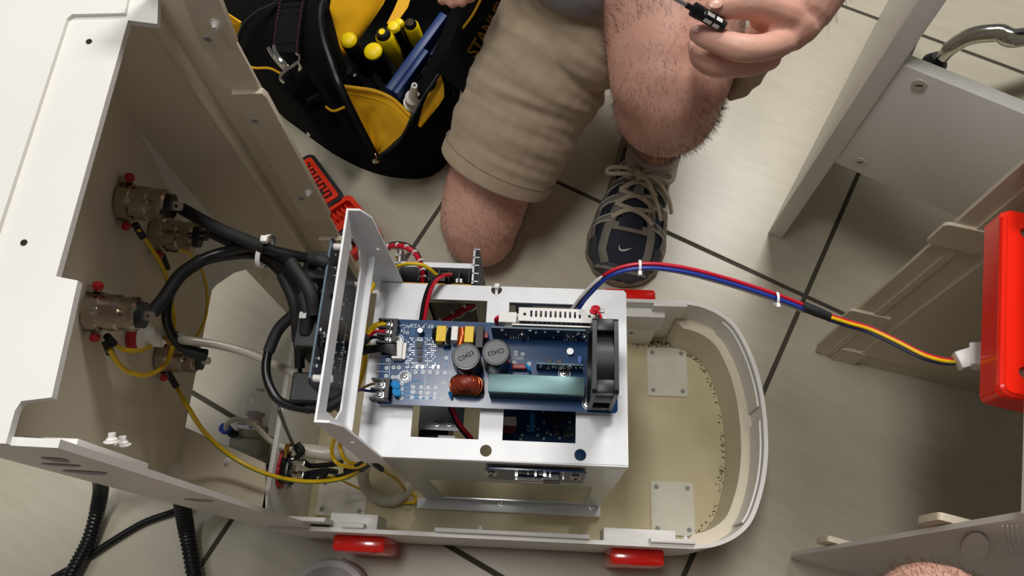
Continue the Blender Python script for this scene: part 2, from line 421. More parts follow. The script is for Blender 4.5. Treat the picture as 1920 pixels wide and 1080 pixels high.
# tabs screwed on the far rim
Mt = frame((0, .391, 0), (1, 0, 0), (0, 0, 1))
def tabz(pts): return [(PYp(*p, .391)[0], PYp(*p, .391)[2]) for p in pts]
t1 = part('rim_tab', MB().plate(tabz([(325, -60), (392, -60), (445, 78), (438, 91), (383, 91)]), [], -.003, .003, Mt), 'shell_in', hs)
t2 = part('rim_tab', MB().plate(tabz([(435, 172), (492, 170), (501, 178), (620, 402), (612, 411), (570, 409)]), [], -.003, .003, Mt), 'shell_in', hs)
t3 = part('rim_tab', MB().plate(tabz([(598, 446), (640, 446), (700, 560), (665, 560)]), [], -.003, .003, Mt), 'shell_in', hs)
for t, p in ((t1, (405, 44)), (t2, (579, 360))): inst('nut', NUT, t, PYp(*p, .388), (0, -1, 0))
for t, p in ((t1, (389, 73)), (t2, (478, 226)), (t2, (565, 372))): inst('rivet', RIVET, t, PYp(*p, .388), (0, -1, 0))
inst('nut', NUT, hs, PYp(494, 521, .381), (0, -1, 0))
# connector panel, leaning back, with a raised field
Mp = frame(PAN0, (0, -1, 0), PANS)
def pl2(px, py, off=0.):
    v = PP(px, py, off) - PAN0; return (-v[1], v.dot(PANS))
yA, yB = -.385 + .3, .3 - .1
pan = part('connector_panel', MB().plate([(-.085, 0), (.165, -.02), (.200, .05), (.215, .47), (-.085, .47)], [], -.004, 0, Mp), 'shell_in', hs)
fld = [pl2(*p, .009) for p in [(387, 520), (370, 607), (340, 690), (322, 742), (310, 766), (290, 778), (262, 772), (107, 700), (-60, 640)]] + [(.16, .45), (-.06, .45)]
part('raised_field', MB().plate(fld, [], -.002, .009, Mp), 'shell_in', pan)
# rear opening: flange with nuts
flp = [P(*p, .2) for p in [(296, 797), (345, 800), (497, 868)]] + [Vector(p) for p in ((-.318, .0705, 0), (-.355, .0725, 0), (-.39, .084, 0), (-.42, .102, 0), (-.445, .13, 0))]
fo = part('rear_flange', MB().plate([tuple(p[:2]) for p in flp], [], .196, .2), 'shell_in', hs)
for p in ((328, 822), (427, 865)): inst('nut', NUT, fo, P(*p, .2), (.2, -.1, 1))
for p in ((210, 829), (230, 835)): inst('nut', NUT, hs, PYp(p[0], p[1], .0745), (0, 1, .5))
# tabs on the near rim of the column
for a in ([(45, 795), (118, 797), (150, 812), (60, 812)], [(268, 880), (345, 878), (372, 893), (300, 893)], [(520, 955), (578, 957), (610, 972), (548, 968)]):
    zz = {45: .66, 268: .44, 520: .2}[a[0][0]]; q4 = [P(p[0], p[1], zz) for p in a]
    x0 = min(p[0] for p in q4); x1 = max(p[0] for p in q4)
    part('rim_tab', MB().b2((x0, .071, zz - .09), (x1, .0765, zz), .0012), 'shell', hs)
# console top
ZC = ZT
def cz(pts): return [tuple(P(*p, ZC)[:2]) for p in pts]
con = cz([(300, -120), (295, 45), (240, 38), (105, 518), (146, 526), (97, 745), (40, 752), (28, 770)]) + [(-.300, .0665), (-.335, .0665), (-.37, .073), (-.41, .095), (-.447, .14), (-.46, .2), (-.46, .5), (-.27, .5)]
co = part('console_top', MB().plate(con, [], ZT - .005, ZT), 'shell', hs)
rp = cz([(262, -100), (238, 30), (140, 32), (130, 40), (-3, 450)]) + [(-.346, .14), (-.36, .11), (-.41, .12), (-.44, .16), (-.452, .2), (-.452, .49), (-.3, .49)]
part('raised_console', MB().plate(rp, [], ZT, ZT + .003), 'shell', co)
for p in ((167, 78), (45, 455)): part('screw_hole', MB().cyl(.0022, .0004, Matrix.Translation(P(*p, ZC + .0001)), 12), 'dark_recess', co)
# grey scuffs on the near outside
for px, py, w_, h_ in ((108, 862, .007, .010), (118, 872, .012, .006), (165, 886, .014, .010), (376, 938, .012, .010)):
    p = PYp(px, py, .0662); o_ = [(p[0] + w_ * math.cos(a) * (1 + .25 * math.sin(3 * a)), p[2] + h_ * math.sin(a) * (1 + .2 * math.cos(2 * a))) for a in [2 * PI * k / 18 for k in range(18)]]
    part('scuff', MB().plate(o_, [], .0001, .00025, frame((0, .06602, 0), (1, 0, 0), (0, 0, 1))), 'smudge', hs)
# ---------------------------------------------------------------- sheet metal chassis in the tub
X0, X1, Y0, Y1, ZP = -.176, .088, .122, .304, .38
ch = thing('metal_chassis', 'white sheet metal chassis box with square cutouts standing in the tub', 'chassis', (-.04, .21, ZF))
def r2(a, b, z=ZP):
    p, q_ = P(*a, z), P(*b, z); return rect(min(p[0], q_[0]), min(p[1], q_[1]), max(p[0], q_[0]), max(p[1], q_[1]))
top = [(X0, Y1), (X1 - .003, Y1), (X1, Y1 - .003), (X1, Y0), (-.152, Y0 - .002), (X0, Y0 + .015)][::-1]
w1 = rect(P(800, 562, ZP)[0], P(800, 820, ZP)[1], P(905, 700, ZP)[0], P(850, 562, ZP)[1])
w1[0] = (P(770, 815, ZP)[0], w1[0][1]); w1[3] = (P(800, 562, ZP)[0] - .004, w1[3][1])
w2 = rect(P(945, 760, ZP)[0], P(1000, 828, ZP)[1], P(1080, 760, ZP)[0], P(1000, 568, ZP)[1])
holes = [w1, w2] + [circ(*P(a, b, ZP)[:2], .0058) for a, b in ((931, 543), (911, 845), (1088, 853))] 
part('top_plate', MB().plate(top, holes, ZP - .002, ZP), 'chassis', ch)
Mf = frame((0, Y0, 0), (1, 0, 0), (0, 0, 1))       # z of the frame points to -y
xa, xb = P(925, 870, .36)[0] - .002, P(1085, 870, .36)[0] + .002
fr = [(-.152, ZF + .01), (-.152, ZP - .001), (X1, ZP - .001), (X1, ZF + .01)]
part('front_panel', MB().plate(fr, [rect(-.125, .07, .065, .235)], 0, .0015, Mf), 'alu', ch)
part('front_fold', MB().b2((-.152, Y0 - .002, ZP - .012), (X1, Y0 - .0005, ZP - .0005), .0005), 'chassis', ch)
fg = part('bottom_flange', MB().b2((-.165, Y0 - .014, ZF), (X1 + .002, Y0, ZF + .012), .0008), 'chassis', ch)
for p in ((941, 941), (1112, 950)): inst('screw', SCREW, fg, P(*p, ZF + .012), sc=1.5)
part('back_panel', MB().plate(fr, [rect(-.13, .07, -.03, .33), rect(-.01, .07, .07, .33)], 0, .0015, frame((0, Y1, 0), (1, 0, 0), (0, 0, 1))), 'alu', ch)
part('bottom_flange', MB().b2((X0, Y1, ZF), (X1, Y1 + .014, ZF + .002)), 'chassis', ch)
part('side_post', MB().b2((X1 - .0015, Y0, ZF), (X1, Y0 + .022, ZP - .002)).b2((X1 - .0015, Y1 - .022, ZF), (X1, Y1, ZP - .002)), 'chassis', ch)
part('side_fold', MB().b2((X1 - .0015, Y0, ZP - .02), (X1, Y1, ZP - .001)), 'chassis', ch)
part('rear_fold', MB().b2((X0, Y0 + .016, ZP - .05), (X0 + .0015, Y1, ZP - .001)), 'chassis', ch)
# upright bracket frame at the rear end, with two windows and folded cheeks
XB, ZB = -.174, .537
Mb = frame((XB, 0, 0), (0, 1, 0), (0, 0, 1))
yb0, yb1 = .12, .305
part('bracket_frame', MB().plate(rect(yb0, ZP - .06, yb1, ZB), [[(yb0 + .012, .482), (yb0 + .024, .468), (yb1 - .024, .468), (yb1 - .012, .482), (yb1 - .012, .515), (yb0 + .012, .515)], rect(yb0 + .012, .36, yb1 - .012, .45)], 0, .002, Mb), 'chassis', ch)
part('bracket_bar', MB().b2((XB + .002, yb0 + .004, .450), (XB + .009, yb1 - .004, .4515)), 'chassis', ch)
ck = [(XB, .352), (XB, ZB), (XB + .012, ZB), (XB + .020, ZB - .014), (-.150, .384), (-.150, .352)]
for y, nm in ((yb1, 'far'), (yb0 - .002, 'near')):
    c_ = part('bracket_cheek', MB().plate(ck, [circ(-.161, .46, .0022, 10)], -.002, 0, frame((0, y, 0), (1, 0, 0), (0, 0, 1))), 'chassis', ch)

def cyl_part(name, p, d, r, h, m, parent, n=16): return part(name, MB().cyl(r, h, zframe(p, d), n), m, parent)
# ---------------------------------------------------------------- main board on top of the chassis
ZB1 = .394
bx0, bx1 = P(712, 690, ZB1)[0], P(1158, 740, ZB1)[0]; by0, by1 = P(930, 766, ZB1)[1], P(900, 604, ZB1)[1]
mb_ = thing('main_circuit_board', 'long blue circuit board with round capacitors and copper coil on chassis top', 'circuit board', (-.04, .21, ZB1 - .002))
bd = part('board', MB().plate(rrect(bx0, by0, bx1, by1, .004), [], ZB1 - .002, ZB1), 'pcb', mb_)
def B(px, py, h=0.): return P(px, py, ZB1 + h)
for p in ((746, 637), (759, 706), (1103, 757), (1058, 700)):
    c = B(*p); inst('screw', SCREW, mb_, c); part('silk_ring', MB().lathe([(.0052, 0), (.0062, 0), (.0062, .00015), (.0052, .00015)], Matrix.Translation(c), 20), 'silk', bd)
    cyl_part('standoff', c - Vector((0, 0, .014)), (0, 0, 1), .003, .012, 'steel', mb_, 8)
# terminal blocks with screws
def term(a, b, n, wires=()):
    p0, p1 = B(*a, .012), B(*b, .012); x0, x1 = min(p0[0], p1[0]), max(p0[0], p1[0]); y0, y1 = min(p0[1], p1[1]), max(p0[1], p1[1])
    m = MB().b2((x0 + .006, y0, ZB1), (x1, y1, ZB1 + .008)).b2((x1 - .004, y0, ZB1), (x1, y1, ZB1 + .015)); st = (y1 - y0) / n
    for i in range(n + 1): m.b2((x0, y0 + st * i - .0009, ZB1), (x1, y0 + st * i + .0009, ZB1 + .0125))
    t = part('terminal_block', m, 'black_plastic', mb_, False)
    for i in range(n): inst('terminal_screw', SCREW, t, (x0 + (x1 - x0) * .5, y0 + st * (i + .5), ZB1 + .008))
    return x0, y0, st, x1
ta = term((710, 598), (742, 642), 3); tb_ = term((697, 710), (728, 748), 2)
# white plug header
p0, p1 = B(744, 640, .006), B(755, 674, .006)
part('plug_header', MB().b2((p0[0] - .003, p1[1], ZB1), (p1[0] - .001, p0[1], ZB1 + .009), .0006).b2((p1[0] - .002, p1[1] + .001, ZB1), (p1[0] + .002, p0[1] - .001, ZB1 + .005)), 'plastic_white', mb_, False)
# yellow box capacitors, choke between them
def comp(name, a, b, z0, h, m, bev=.0006, parent=None):
    p, q_ = B(*a, h), B(*b, h)
    return part(name, MB().b2((min(p[0], q_[0]), min(p[1], q_[1]), ZB1 + z0), (max(p[0], q_[0]), max(p[1], q_[1]), ZB1 + h), bev), m, parent or mb_, False)
lab(comp('film_capacitor', (819, 610), (835, 640), 0, .013, 'cap_yellow'), 'yellow box capacitor'); lab(comp('film_capacitor', (872, 611), (887, 642), 0, .013, 'cap_yellow'), 'yellow box capacitor')
k = comp('choke', (847, 611), (857, 638), 0, .014, 'plastic_white'); kc = B(851, 632, .007)
for dx in (-.007, .007): part('winding', MB().tube([kc + Vector((dx, .009, 0)), kc + Vector((dx * 1.2, 0, .001)), kc + Vector((dx, -.009, 0))], .0042, 12, 6), 'copper' if dx > 0 else 'black_gloss', k)
comp('rectifier', (893, 610), (905, 652), 0, .017, 'black_plastic'); lab(comp('film_resistor', (908, 622), (915, 634), 0, .01, 'resistor_red'), 'dark red component')
part('varistor', MB().lathe([(0, -.0022), (.006, -.0018), (.0068, 0), (.006, .0018), (0, .0022)], zframe(B(815, 626, .008), (1, 0, 0)), 18), 'black_gloss', mb_)
# big electrolytic capacitors
for (px, py), s in (((874, 668), 'C0423'), ((930, 660), 'C0423')):
    h = .034; c = B(px, py, h); r = .0138; b0 = Vector((c[0], c[1], ZB1))
    cp = part('capacitor', MB().lathe([(0, 0), (r * .96, 0), (r, .0015), (r, .003), (r * .96, .0042), (r, .0055), (r, h - .001), (r * .94, h), (0, h)], Matrix.Translation(b0), 36), 'cap_black', mb_)
    part('capacitor_top', MB().lathe([(0, 0), (r * .86, 0), (r * .84, .0004), (r * .82, -.0002), (0, -.0002)], Matrix.Translation(b0 + Vector((0, 0, h + .0002))), 36), 'cap_top', cp)
    up_ = (px < 900); d = Vector((.86, .5, 0)) if up_ else Vector((-.95, -.3, 0))
    text('lettering', s, .0062, b0 + Vector((0, 0, h + .0006)), d, Vector((-d[1], d[0], 0)), 'dark_recess', cp)
    part('stripe', MB().plate([(math.cos(a) * (r + .0002), math.sin(a) * (r + .0002)) for a in (3.6, 3.75, 3.9, 4.05)] + [(math.cos(a) * (r - .001), math.sin(a) * (r - .001)) for a in (4.05, 3.9, 3.75, 3.6)], [], .006, h - .002, Matrix.Translation(b0)), 'print_grey', cp)
c = B(712 + 76, 620, .008); part('capacitor', MB().lathe([(0, 0), (.0032, 0), (.0032, .0085), (.0028, .009), (0, .009)], Matrix.Translation((c[0], c[1], ZB1)), 18), 'cap_black', mb_)
part('capacitor_top', MB().cyl(.0027, .0003, Matrix.Translation((c[0], c[1], ZB1 + .0089)), 16), 'solder', mb_)
c = B(1069, 659, .004); part('capacitor', MB().cyl(.0035, .005, Matrix.Translation((c[0], c[1], ZB1)), 16), 'solder', mb_)
# toroid: dark red ring lying on its side, copper turns, on a black base
tc = B(874, 722, .013); Rm, rm = .0105, .0048
tr = MB(); n1, n2 = 32, 12
tr.loft([[(tc[0] + (Rm + rm * math.cos(b)) * math.cos(a), tc[1] + rm * 1.5 * math.sin(b), tc[2] + (Rm + rm * math.cos(b)) * math.sin(a)) for b in [2 * PI * k / n2 for k in range(n2)]] for a in [2 * PI * i / n1 for i in range(n1 + 1)]], caps=False)
to = lab(part('toroid_coil', tr, 'toroid', mb_), 'dark red ring coil wound with copper wire')
for i in range(14):
    a = 2 * PI * i / 14 + .1; pts = []
    for kk in range(13):
        b = 2 * PI * kk / 12; aa = a + .1 * math.sin(b)
        pts.append((tc[0] + (Rm + (rm + .0006) * math.cos(b)) * math.cos(aa), tc[1] + (rm * 1.5 + .0006) * math.sin(b), tc[2] + (Rm + (rm + .0006) * math.cos(b)) * math.sin(aa)))
    part('turn', MB().tube(pts, .0006, 6, 2, False), 'copper', to)
part('coil_base', MB().b2((tc[0] - .0165, tc[1] - .0085, ZB1), (tc[0] + .0165, tc[1] + .0085, ZB1 + .004), .0005), 'black_plastic', mb_, False)
# heat sink bar, standing boards, and the parts between them
p0, p1 = B(917, 700, .024), B(1096, 741, .024)
lab(part('heat_sink', MB().b2((p0[0], p1[1], ZB1 + .018), (p1[0], p0[1], ZB1 + .024), .0004).b2((p0[0], p0[1] - .004, ZB1 + .004), (p1[0], p0[1], ZB1 + .018)), 'heatsink', mb_), 'long brushed metal bar')
part('heat_sink_web', MB().b2((p0[0] + .0005, p1[1] - .0002, ZB1), (p1[0] - .001, p1[1] + .004, ZB1 + .0182)), 'sink_dark_reflection', mb_, False)
def standb(a, b, h, y, m='pcb_dark', nm='daughter_board'):
    p, q_ = B(*a, h), B(*b, h); o = part(nm, MB().b2((p[0], p[1] - .0008, ZB1 + .001), (q_[0], p[1] + .0008, ZB1 + h), 0), m, mb_, False)
    part('board_edge', MB().b2((p[0], p[1] - .0009, ZB1 + h), (q_[0], p[1] + .0009, ZB1 + h + .0003)), 'pcb_edge', o, False); return o, p, q_
d1, p, q_ = standb((921, 613), (1098, 617), .030, 0)
sd = MB()
for i in range(8): sd.b2((p[0] + .018 + i * .0025, p[1] - .002, ZB1), (p[0] + .019 + i * .0025, p[1] - .0008, ZB1 + .004))
for i in range(5): sd.b2((p[0] + .072 + i * .0028, p[1] - .002, ZB1), (p[0] + .073 + i * .0028, p[1] - .0008, ZB1 + .004))
for i in range(14): x = p[0] + .004 + random.random() * .09; z = ZB1 + random.uniform(.008, .028); sd.b2((x, p[1] - .0018, z), (x + random.uniform(.001, .003), p[1] - .0008, z + .0012))
tag(part('solder_joints', sd, 'solder', d1, False), kind='stuff')
for x in (.030, .092): inst('screw', SCREW, d1, (p[0] + x, p[1] - .0009, ZB1 + .015), (0, -1, 0))
d2, p, q_ = standb((1006, 681), (1094, 686), .020, 0)
sd = MB()
for i in range(30): x = p[0] + .002 + random.random() * .044; z = ZB1 + random.uniform(.004, .019); sd.b2((x, p[1] - .0016, z), (x + random.uniform(.0005, .0016), p[1] - .0008, z + random.uniform(.0006, .002)))
tag(part('solder_joints', sd, 'solder', d2, False), kind='stuff')
for x in (.012, .022): part('transistor', MB().b2((p[0] + x - .003, p[1] + .002, ZB1), (p[0] + x + .003, p[1] + .006, ZB1 + .017), .0004), 'black_plastic', d2, False)
lab(comp('film_resistor', (960, 681), (987, 692), .002, .008, 'resistor_red', .001), 'dark red component')
part('disc_capacitor', MB().lathe([(0, -.0016), (.004, -.0014), (.005, 0), (.004, .0014), (0, .0016)], zframe(B(990, 690, .006), (.8, .6, 0)), 16), 'cap_blue', mb_)
lab(comp('trimmer', (1083, 667), (1091, 682), 0, .009, 'cap_blue_dark'), 'blue trimmer')
for px, py in ((742, 722), (744, 735)):
    part('disc_capacitor', MB().lathe([(0, -.0016), (.0042, -.0014), (.0052, 0), (.0042, .0014), (0, .0016)], zframe(B(px, py, .006), (.5, .35, .8)), 18), 'cap_blue', mb_)
for px, py in ((853, 685), (845, 741)): part('disc_capacitor', MB().lathe([(0, -.0014), (.003, -.0012), (.004, 0), (.003, .0012), (0, .0014)], zframe(B(px, py, .004), (.9, .4, .2)), 14), 'cap_blue', mb_)
# chips, pads, tracks and print
for a, b in (((782, 641), (792, 653)), ((783, 656), (791, 665)), ((783, 669), (791, 677))): comp('chip', a, b, .0003, .0016, 'black_plastic', 0)
pad = MB()
for i in range(16):
    for j in range(15):
        px, py = 762 + i * 3.6, 634 + j * 3.9
        if random.random() < .40 or (779 < px < 795 and 640 < py < 680): continue
        c = B(px, py); s = random.uniform(.0005, .001); pad.box((c[0], c[1], ZB1 + .0002), (s * 1.5, s, .0005))
for px, py in ((782, 688), (792, 688), (812, 688), (822, 688)): c = B(px, py); pad.box((c[0], c[1], ZB1 + .0003), (.0022, .0036, .0006))
tag(part('solder_pads', pad, 'solder', bd, False), kind='stuff')
ring = MB()
for px, py in ((779, 698), (793, 698), (806, 698), (820, 699), (837, 671), (834, 699), (846, 699), (775, 726), (790, 726), (803, 727), (817, 727), (775, 735), (789, 736), (802, 737), (816, 738), (773, 745), (789, 745), (801, 746), (815, 746), (728, 660), (727, 675), (725, 690), (724, 705), (738, 689), (748, 689), (737, 707), (745, 707), (753, 720), (753, 729), (752, 738), (752, 746), (832, 718), (829, 748), (844, 748), (967, 661), (980, 664), (967, 664), (964, 680), (992, 682)):
    c = B(px, py); ring.lathe([(.0008, 0), (.0019, 0), (.0019, .0003), (.0008, .0003)], Matrix.Translation((c[0], c[1], ZB1)), 12)
tag(part('pad_ring', ring, 'silk', bd, False), kind='stuff')
trk = MB()
def track(pts, wd): trk.tube([B(*p, .0001) for p in pts], wd / 2, 4, 1, flat=.3)
for pts in ([(750, 722), (765, 722), (775, 714), (788, 714), (790, 722)], [(751, 730), (768, 729), (776, 723)], [(752, 738), (765, 736), (776, 742), (788, 740)], [(754, 741), (766, 746), (800, 747), (814, 746)]): track(pts, .0012)
for pts in ([(800, 628), (816, 628)], [(802, 632), (818, 632)], [(838, 655), (838, 690)], [(776, 628), (776, 608)], [(772, 628), (772, 608)]): track(pts, .0006)
part('track', trk, 'trace', bd, False)
sk = MB()
for pts in ([(706, 667), (732, 667)], [(705, 682), (731, 682)], [(704, 696), (730, 697)], [(771, 693), (770, 751)], [(771, 693), (826, 694)], [(798, 694), (795, 752)], [(733, 647), (727, 752)], [(762, 690), (767, 700), (765, 710)], [(832, 684), (842, 684)]): sk.tube([B(*p, .0001) for p in pts], .0002, 4, 1, flat=.4)
part('print_line', sk, 'silk', bd, False)
EXN, EYN = Vector((-1, 0, 0)), Vector((0, -1, 0))
for s, px, py in (('RF_P V2.0', 791, 611), ('AC', 762, 612), ('IN', 762, 623), ('N L', 751, 620)):
    text('lettering', s, .0058, B(px, py, .0001), EXN, EYN, 'silk', bd)
text('lettering', 'NO11', .0042, B(971, 671, .0001), EXN, EYN, 'silk', bd)
sg = MB()
for k_, wd in ((0, .005), (1, .0034), (2, .0018)): c = B(751, 609 + k_ * 1.6); sg.box((c[0], c[1], ZB1 + .0001), (wd, .0004, .0002))
part('ground_mark', sg, 'silk', bd, False)
# ---------------------------------------------------------------- fan
fa = P(1131, 675, ZB1 + .05); fz0 = ZB1 + .001; fs = .058
p0, p1 = P(1103, 604, ZB1 + .058), P(1160, 745, ZB1 + .058); fy0, fy1 = p1[1], p0[1]; fs = fy1 - fy0; fx0, fx1 = p0[0] + .003, p1[0] - .001
fn = thing('cooling_fan', 'black square cooling fan standing on edge at the board end', 'fan', ((fx0 + fx1) / 2, (fy0 + fy1) / 2, fz0))
Mfan = frame((fx0, fy0, fz0), (0, 1, 0), (0, 0, 1))
hole = circ(fs / 2, fs / 2, fs * .46, 40)
for x in (0, 1):
    z0, z1 = (0, .004) if x == 0 else (fx1 - fx0 - .004, fx1 - fx0)
    part('frame_flange', MB().plate(rrect(0, 0, fs, fs, .004), [hole] + [circ(a, b, .002, 8) for a in (.005, fs - .005) for b in (.005, fs - .005)], z0, z1, Mfan), 'black_plastic', fn)
part('duct', MB().plate(circ(fs / 2, fs / 2, fs * .49, 40), [hole], .004, fx1 - fx0 - .004, Mfan), 'black_plastic', fn)
for a in (.0065, fs - .0065):
    for b in (.0065, fs - .0065): part('corner_post', MB().b2((a - .006, b - .006, .004), (a + .006, b + .006, fx1 - fx0 - .004), .001, Mfan), 'black_plastic', fn)
part('hub', MB().cyl(.012, fx1 - fx0 - .006, Mfan @ Matrix.Translation((fs / 2, fs / 2, .003)), 24), 'black_plastic', fn)
for i in range(7):
    a = 2 * PI * i / 7; M_ = Mfan @ Matrix.Translation((fs / 2, fs / 2, .012)) @ Matrix.Rotation(a, 4, 'Z') @ Matrix.Rotation(.7, 4, 'X')
    part('blade', MB().box((.0185, 0, 0), (.014, .014, .001), 0, M_), 'black_plastic', fn)
wire('fan_lead', [P(1110, 617, ZB1 + .052), P(1122, 618, ZB1 + .059), P(1128, 604, ZB1 + .061), P(1124, 588, ZB1 + .05), P(1115, 582, ZB1 + .035), P(1118, 592, ZB1 + .03)], .0013, 'wire_red', None, parent=fn)
wire('fan_lead', [P(1108, 620, ZB1 + .052), P(1120, 621, ZB1 + .059), P(1126, 606, ZB1 + .06), P(1121, 592, ZB1 + .05), P(1117, 598, ZB1 + .03)], .0012, 'wire_black', None, parent=fn)
for px, py in ((1114, 584), (1117, 578)): part('lead_coil', MB().tube([P(px + 6 * math.cos(a), py + 3 * math.sin(a), ZB1 + .04) for a in [k * .8 for k in range(9)]], .0016, 8, 3), 'wire_red', fn)
for px, py, dx in ((1129, 583, 1), (1133, 600, 1)): part('tie_head', MB().box(P(px, py, ZB1 + .035), (.005, .004, .004), .0006), 'tie', fn)
part('screw_head', MB().cyl(.004, .003, Matrix.Translation(P(1157, 738, ZB1 + .045)), 14), 'tie', fn)
# ---------------------------------------------------------------- converter with perforated white cover, behind the board
cz0 = ZP - .04
cv = thing('power_converter', 'small power converter with slotted white metal cover behind the board', 'power supply', P(1030, 590, ZP - .03))
zt = ZB1 + .022
p0, p1 = P(973, 576, zt), P(1117, 606, zt)
M1 = frame((p0[0], p1[1], zt), (1, 0, 0), (0, 1, 0)); L, W = p1[0] - p0[0], p0[1] - p1[1]
sl = [rrect(L * (.15 + .063 * i), W * .3, L * (.15 + .063 * i) + .0022, W * .8, .001, 2) for i in range(11)]
part('cover', MB().plate(rect(0, 0, L, W), sl + [circ(L * .08, W * .5, .0017, 10), circ(L * .92, W * .5, .0017, 10)], -.001, 0, M1), 'plastic_white', cv)
part('body', MB().b2((p0[0] - .014, p1[1] - .004, ZP - .045), (p1[0], p0[1] - .001, zt - .016)).b2((p0[0] - .006, p1[1] - .0045, zt - .016), (p1[0], p1[1] - .003, zt - .001)), 'plastic_white', cv, False)
part('inside_board', MB().b2((p0[0], p1[1], zt - .014), (p1[0] - .001, p0[1] - .001, zt - .012)), 'pcb_dark', cv, False)
for x in (.018, .072): part('clip', MB().b2((p0[0] + x - .003, p1[1] - .0056, zt - .018), (p0[0] + x + .003, p1[1] - .004, zt - .013), .0004), 'steel', cv, False)
part('terminal', MB().b2((p0[0] - .02, p1[1] + .0, zt - .02), (p0[0] - .002, p0[1] - .003, zt - .006), .0006), 'plastic_white', cv, False)
for i in range(3): wire('lead', [P(932 + i, 612, ZB1 - .005), P(929 + i * 2, 598, ZB1 + .012), P(940 + i, 592, ZB1 + .014), P(956, 592, zt - .01)], .0014, 'wire_red', None, parent=cv)
# ---------------------------------------------------------------- open frame power supply hung on the far side of the chassis
zs = .372
ps = thing('power_supply', 'open frame power supply with finned aluminium sides behind the chassis', 'power supply', P(820, 510, .25))
a, b = P(752, 494, zs), P(885, 528, zs); xa_, xb_ = a[0], b[0]; ya_, yb_ = Y1 + .003, P(820, 492, zs)[1]
part('case_back', MB().b2((xa_, yb_ - .006, .22), (xb_, yb_, zs), .0004), 'chassis', ps, False)
part('case_board', MB().b2((xa_, ya_, .22), (xb_, ya_ + .0016, zs - .002)), 'pcb_dark', ps, False)
part('board_edge', MB().b2((xa_, ya_, zs - .002), (xb_, ya_ + .0016, zs)), 'brass', ps, False)
part('terminal_strip', MB().b2((xa_ + .03, ya_ + .006, .30), (xb_ - .03, ya_ + .016, zs - .004)), 'black_plastic', ps, False)
for i in range(6): part('divider', MB().b2((xa_ + .02 + i * .011, ya_ + .004, .30), (xa_ + .0215 + i * .011, ya_ + .019, zs)), 'black_plastic', ps, False)
part('socket', MB().b2((xb_ - .018, ya_ + .004, .3), (xb_ - .011, ya_ + .009, zs - .002), .0005), 'plastic_white', ps, False)
for x, s in ((xa_, -1), (xb_, 1)):
    part('side_extrusion', MB().b2((x, ya_, .2), (x + .002 * s, yb_ + .016, zs + .006)), 'alu', ps, False)
    for i in range(5):
        y = ya_ + .002 + i * .0095; part('fin', MB().b2((x, y, .2), (x + .007 * s, y + .0012, zs + .006)), 'alu', ps, False)
# ---------------------------------------------------------------- inside the chassis
lb = thing('lower_circuit_board', 'dark blue circuit board seen through the right chassis cutout', 'circuit board', (.02, .17, .26))
lb0 = part('board', MB().b2((-.05, .126, .258), (.078, .292, .26)), 'pcb', lb, False)
def L_(px, py, h=0.): return P(px, py, .26 + h)
c = L_(998, 795, .006); part('resistor', MB().tube([c + Vector((0, .012, 0)), c + Vector((0, .009, 0)), c, c + Vector((0, -.009, 0))], [.0028, .0034, .0028, .0034], 12, 4), 'cap_blue', lb)
for px, py, hh, m in ((953, 789, .014, 'plastic_white'), (952, 802, .01, 'resistor_red'), (1040, 780, .01, 'black_plastic'), (1070, 770, .02, 'black_plastic')): c = L_(px, py, hh); part('component', MB().box((c[0], c[1], .26 + hh / 2), (.018, .010, hh), .0008), m, lb, False)
for px, py, r in ((1065, 812, .005), (1041, 800, .003), (1040, 772, .004), (1044, 812, .003)): c = L_(px, py, .01); part('capacitor', MB().cyl(r, .011, Matrix.Translation((c[0], c[1], .26)), 16), 'cap_top', lb)
ring = MB()
for i in range(26): c = L_(960 + random.random() * 115, 770 + random.random() * 55); ring.lathe([(.0006, 0), (.0015, 0), (.0015, .0003), (.0006, .0003)], Matrix.Translation((c[0], c[1], .26)), 8)
tag(part('pad_ring', ring, 'silk', lb0, False), kind='stuff')
part('component', MB().b2((-.03, .22, .262), (.06, .27, .31), .001), 'black_plastic', lb, False)
br = thing('inner_bracket', 'grey metal bracket with two screws inside the left chassis cutout', 'bracket', P(830, 790, .25))
z_ = .30; p0, p1 = P(787, 770, z_), P(868, 808, z_)
part('plate', MB().b2((p0[0], p1[1], z_ - .002), (p1[0], p0[1] + .05, z_)).b2((P(815, 815, z_)[0], p1[1] - .03, z_ - .03), (P(848, 815, z_)[0], p1[1], z_ - .028)), 'alu', br, False)
for px in (819, 842): inst('screw', SCREW, br, P(px, 793, z_))
part('box', MB().b2((p0[0] - .004, p1[1] - .03, .22), (p0[0] + .03, p1[1] + .08, z_ - .03), .001), 'black_plastic', br, False)
fb = thing('small_circuit_board', 'narrow blue circuit board screwed behind the chassis front slot', 'circuit board', (.0, Y0, .33))
b_ = part('board', MB().plate(rrect(xa - .006, .292, xb + .006, .362, .005), [], .0045, .006, Mf), 'pcb', fb)
for p in ((921, 875), (1080, 883)): inst('screw', SCREW, fb, (P(*p, .345)[0], Y0 - .006, .338), (0, -1, .5), sc=1.4)
sd = MB()
for i in range(30): x = xa + .02 + random.random() * (xb - xa - .035); z = random.uniform(.30, .352); sd.b2((x, Y0 - .010, z), (x + random.uniform(.001, .005), Y0 - .0058, z + .003))
tag(part('small_components', sd, 'solder', b_, False), kind='stuff')
part('connector', MB().b2((xa + .052, Y0 - .013, .325), (xb - .02, Y0 - .006, .35), .0006), 'black_plastic', fb, False)
part('glass_tube', MB().tube([(xa + .026, Y0 - .011, .343), (xa + .052, Y0 - .011, .341)], .004, 12, 2), 'chrome', fb)
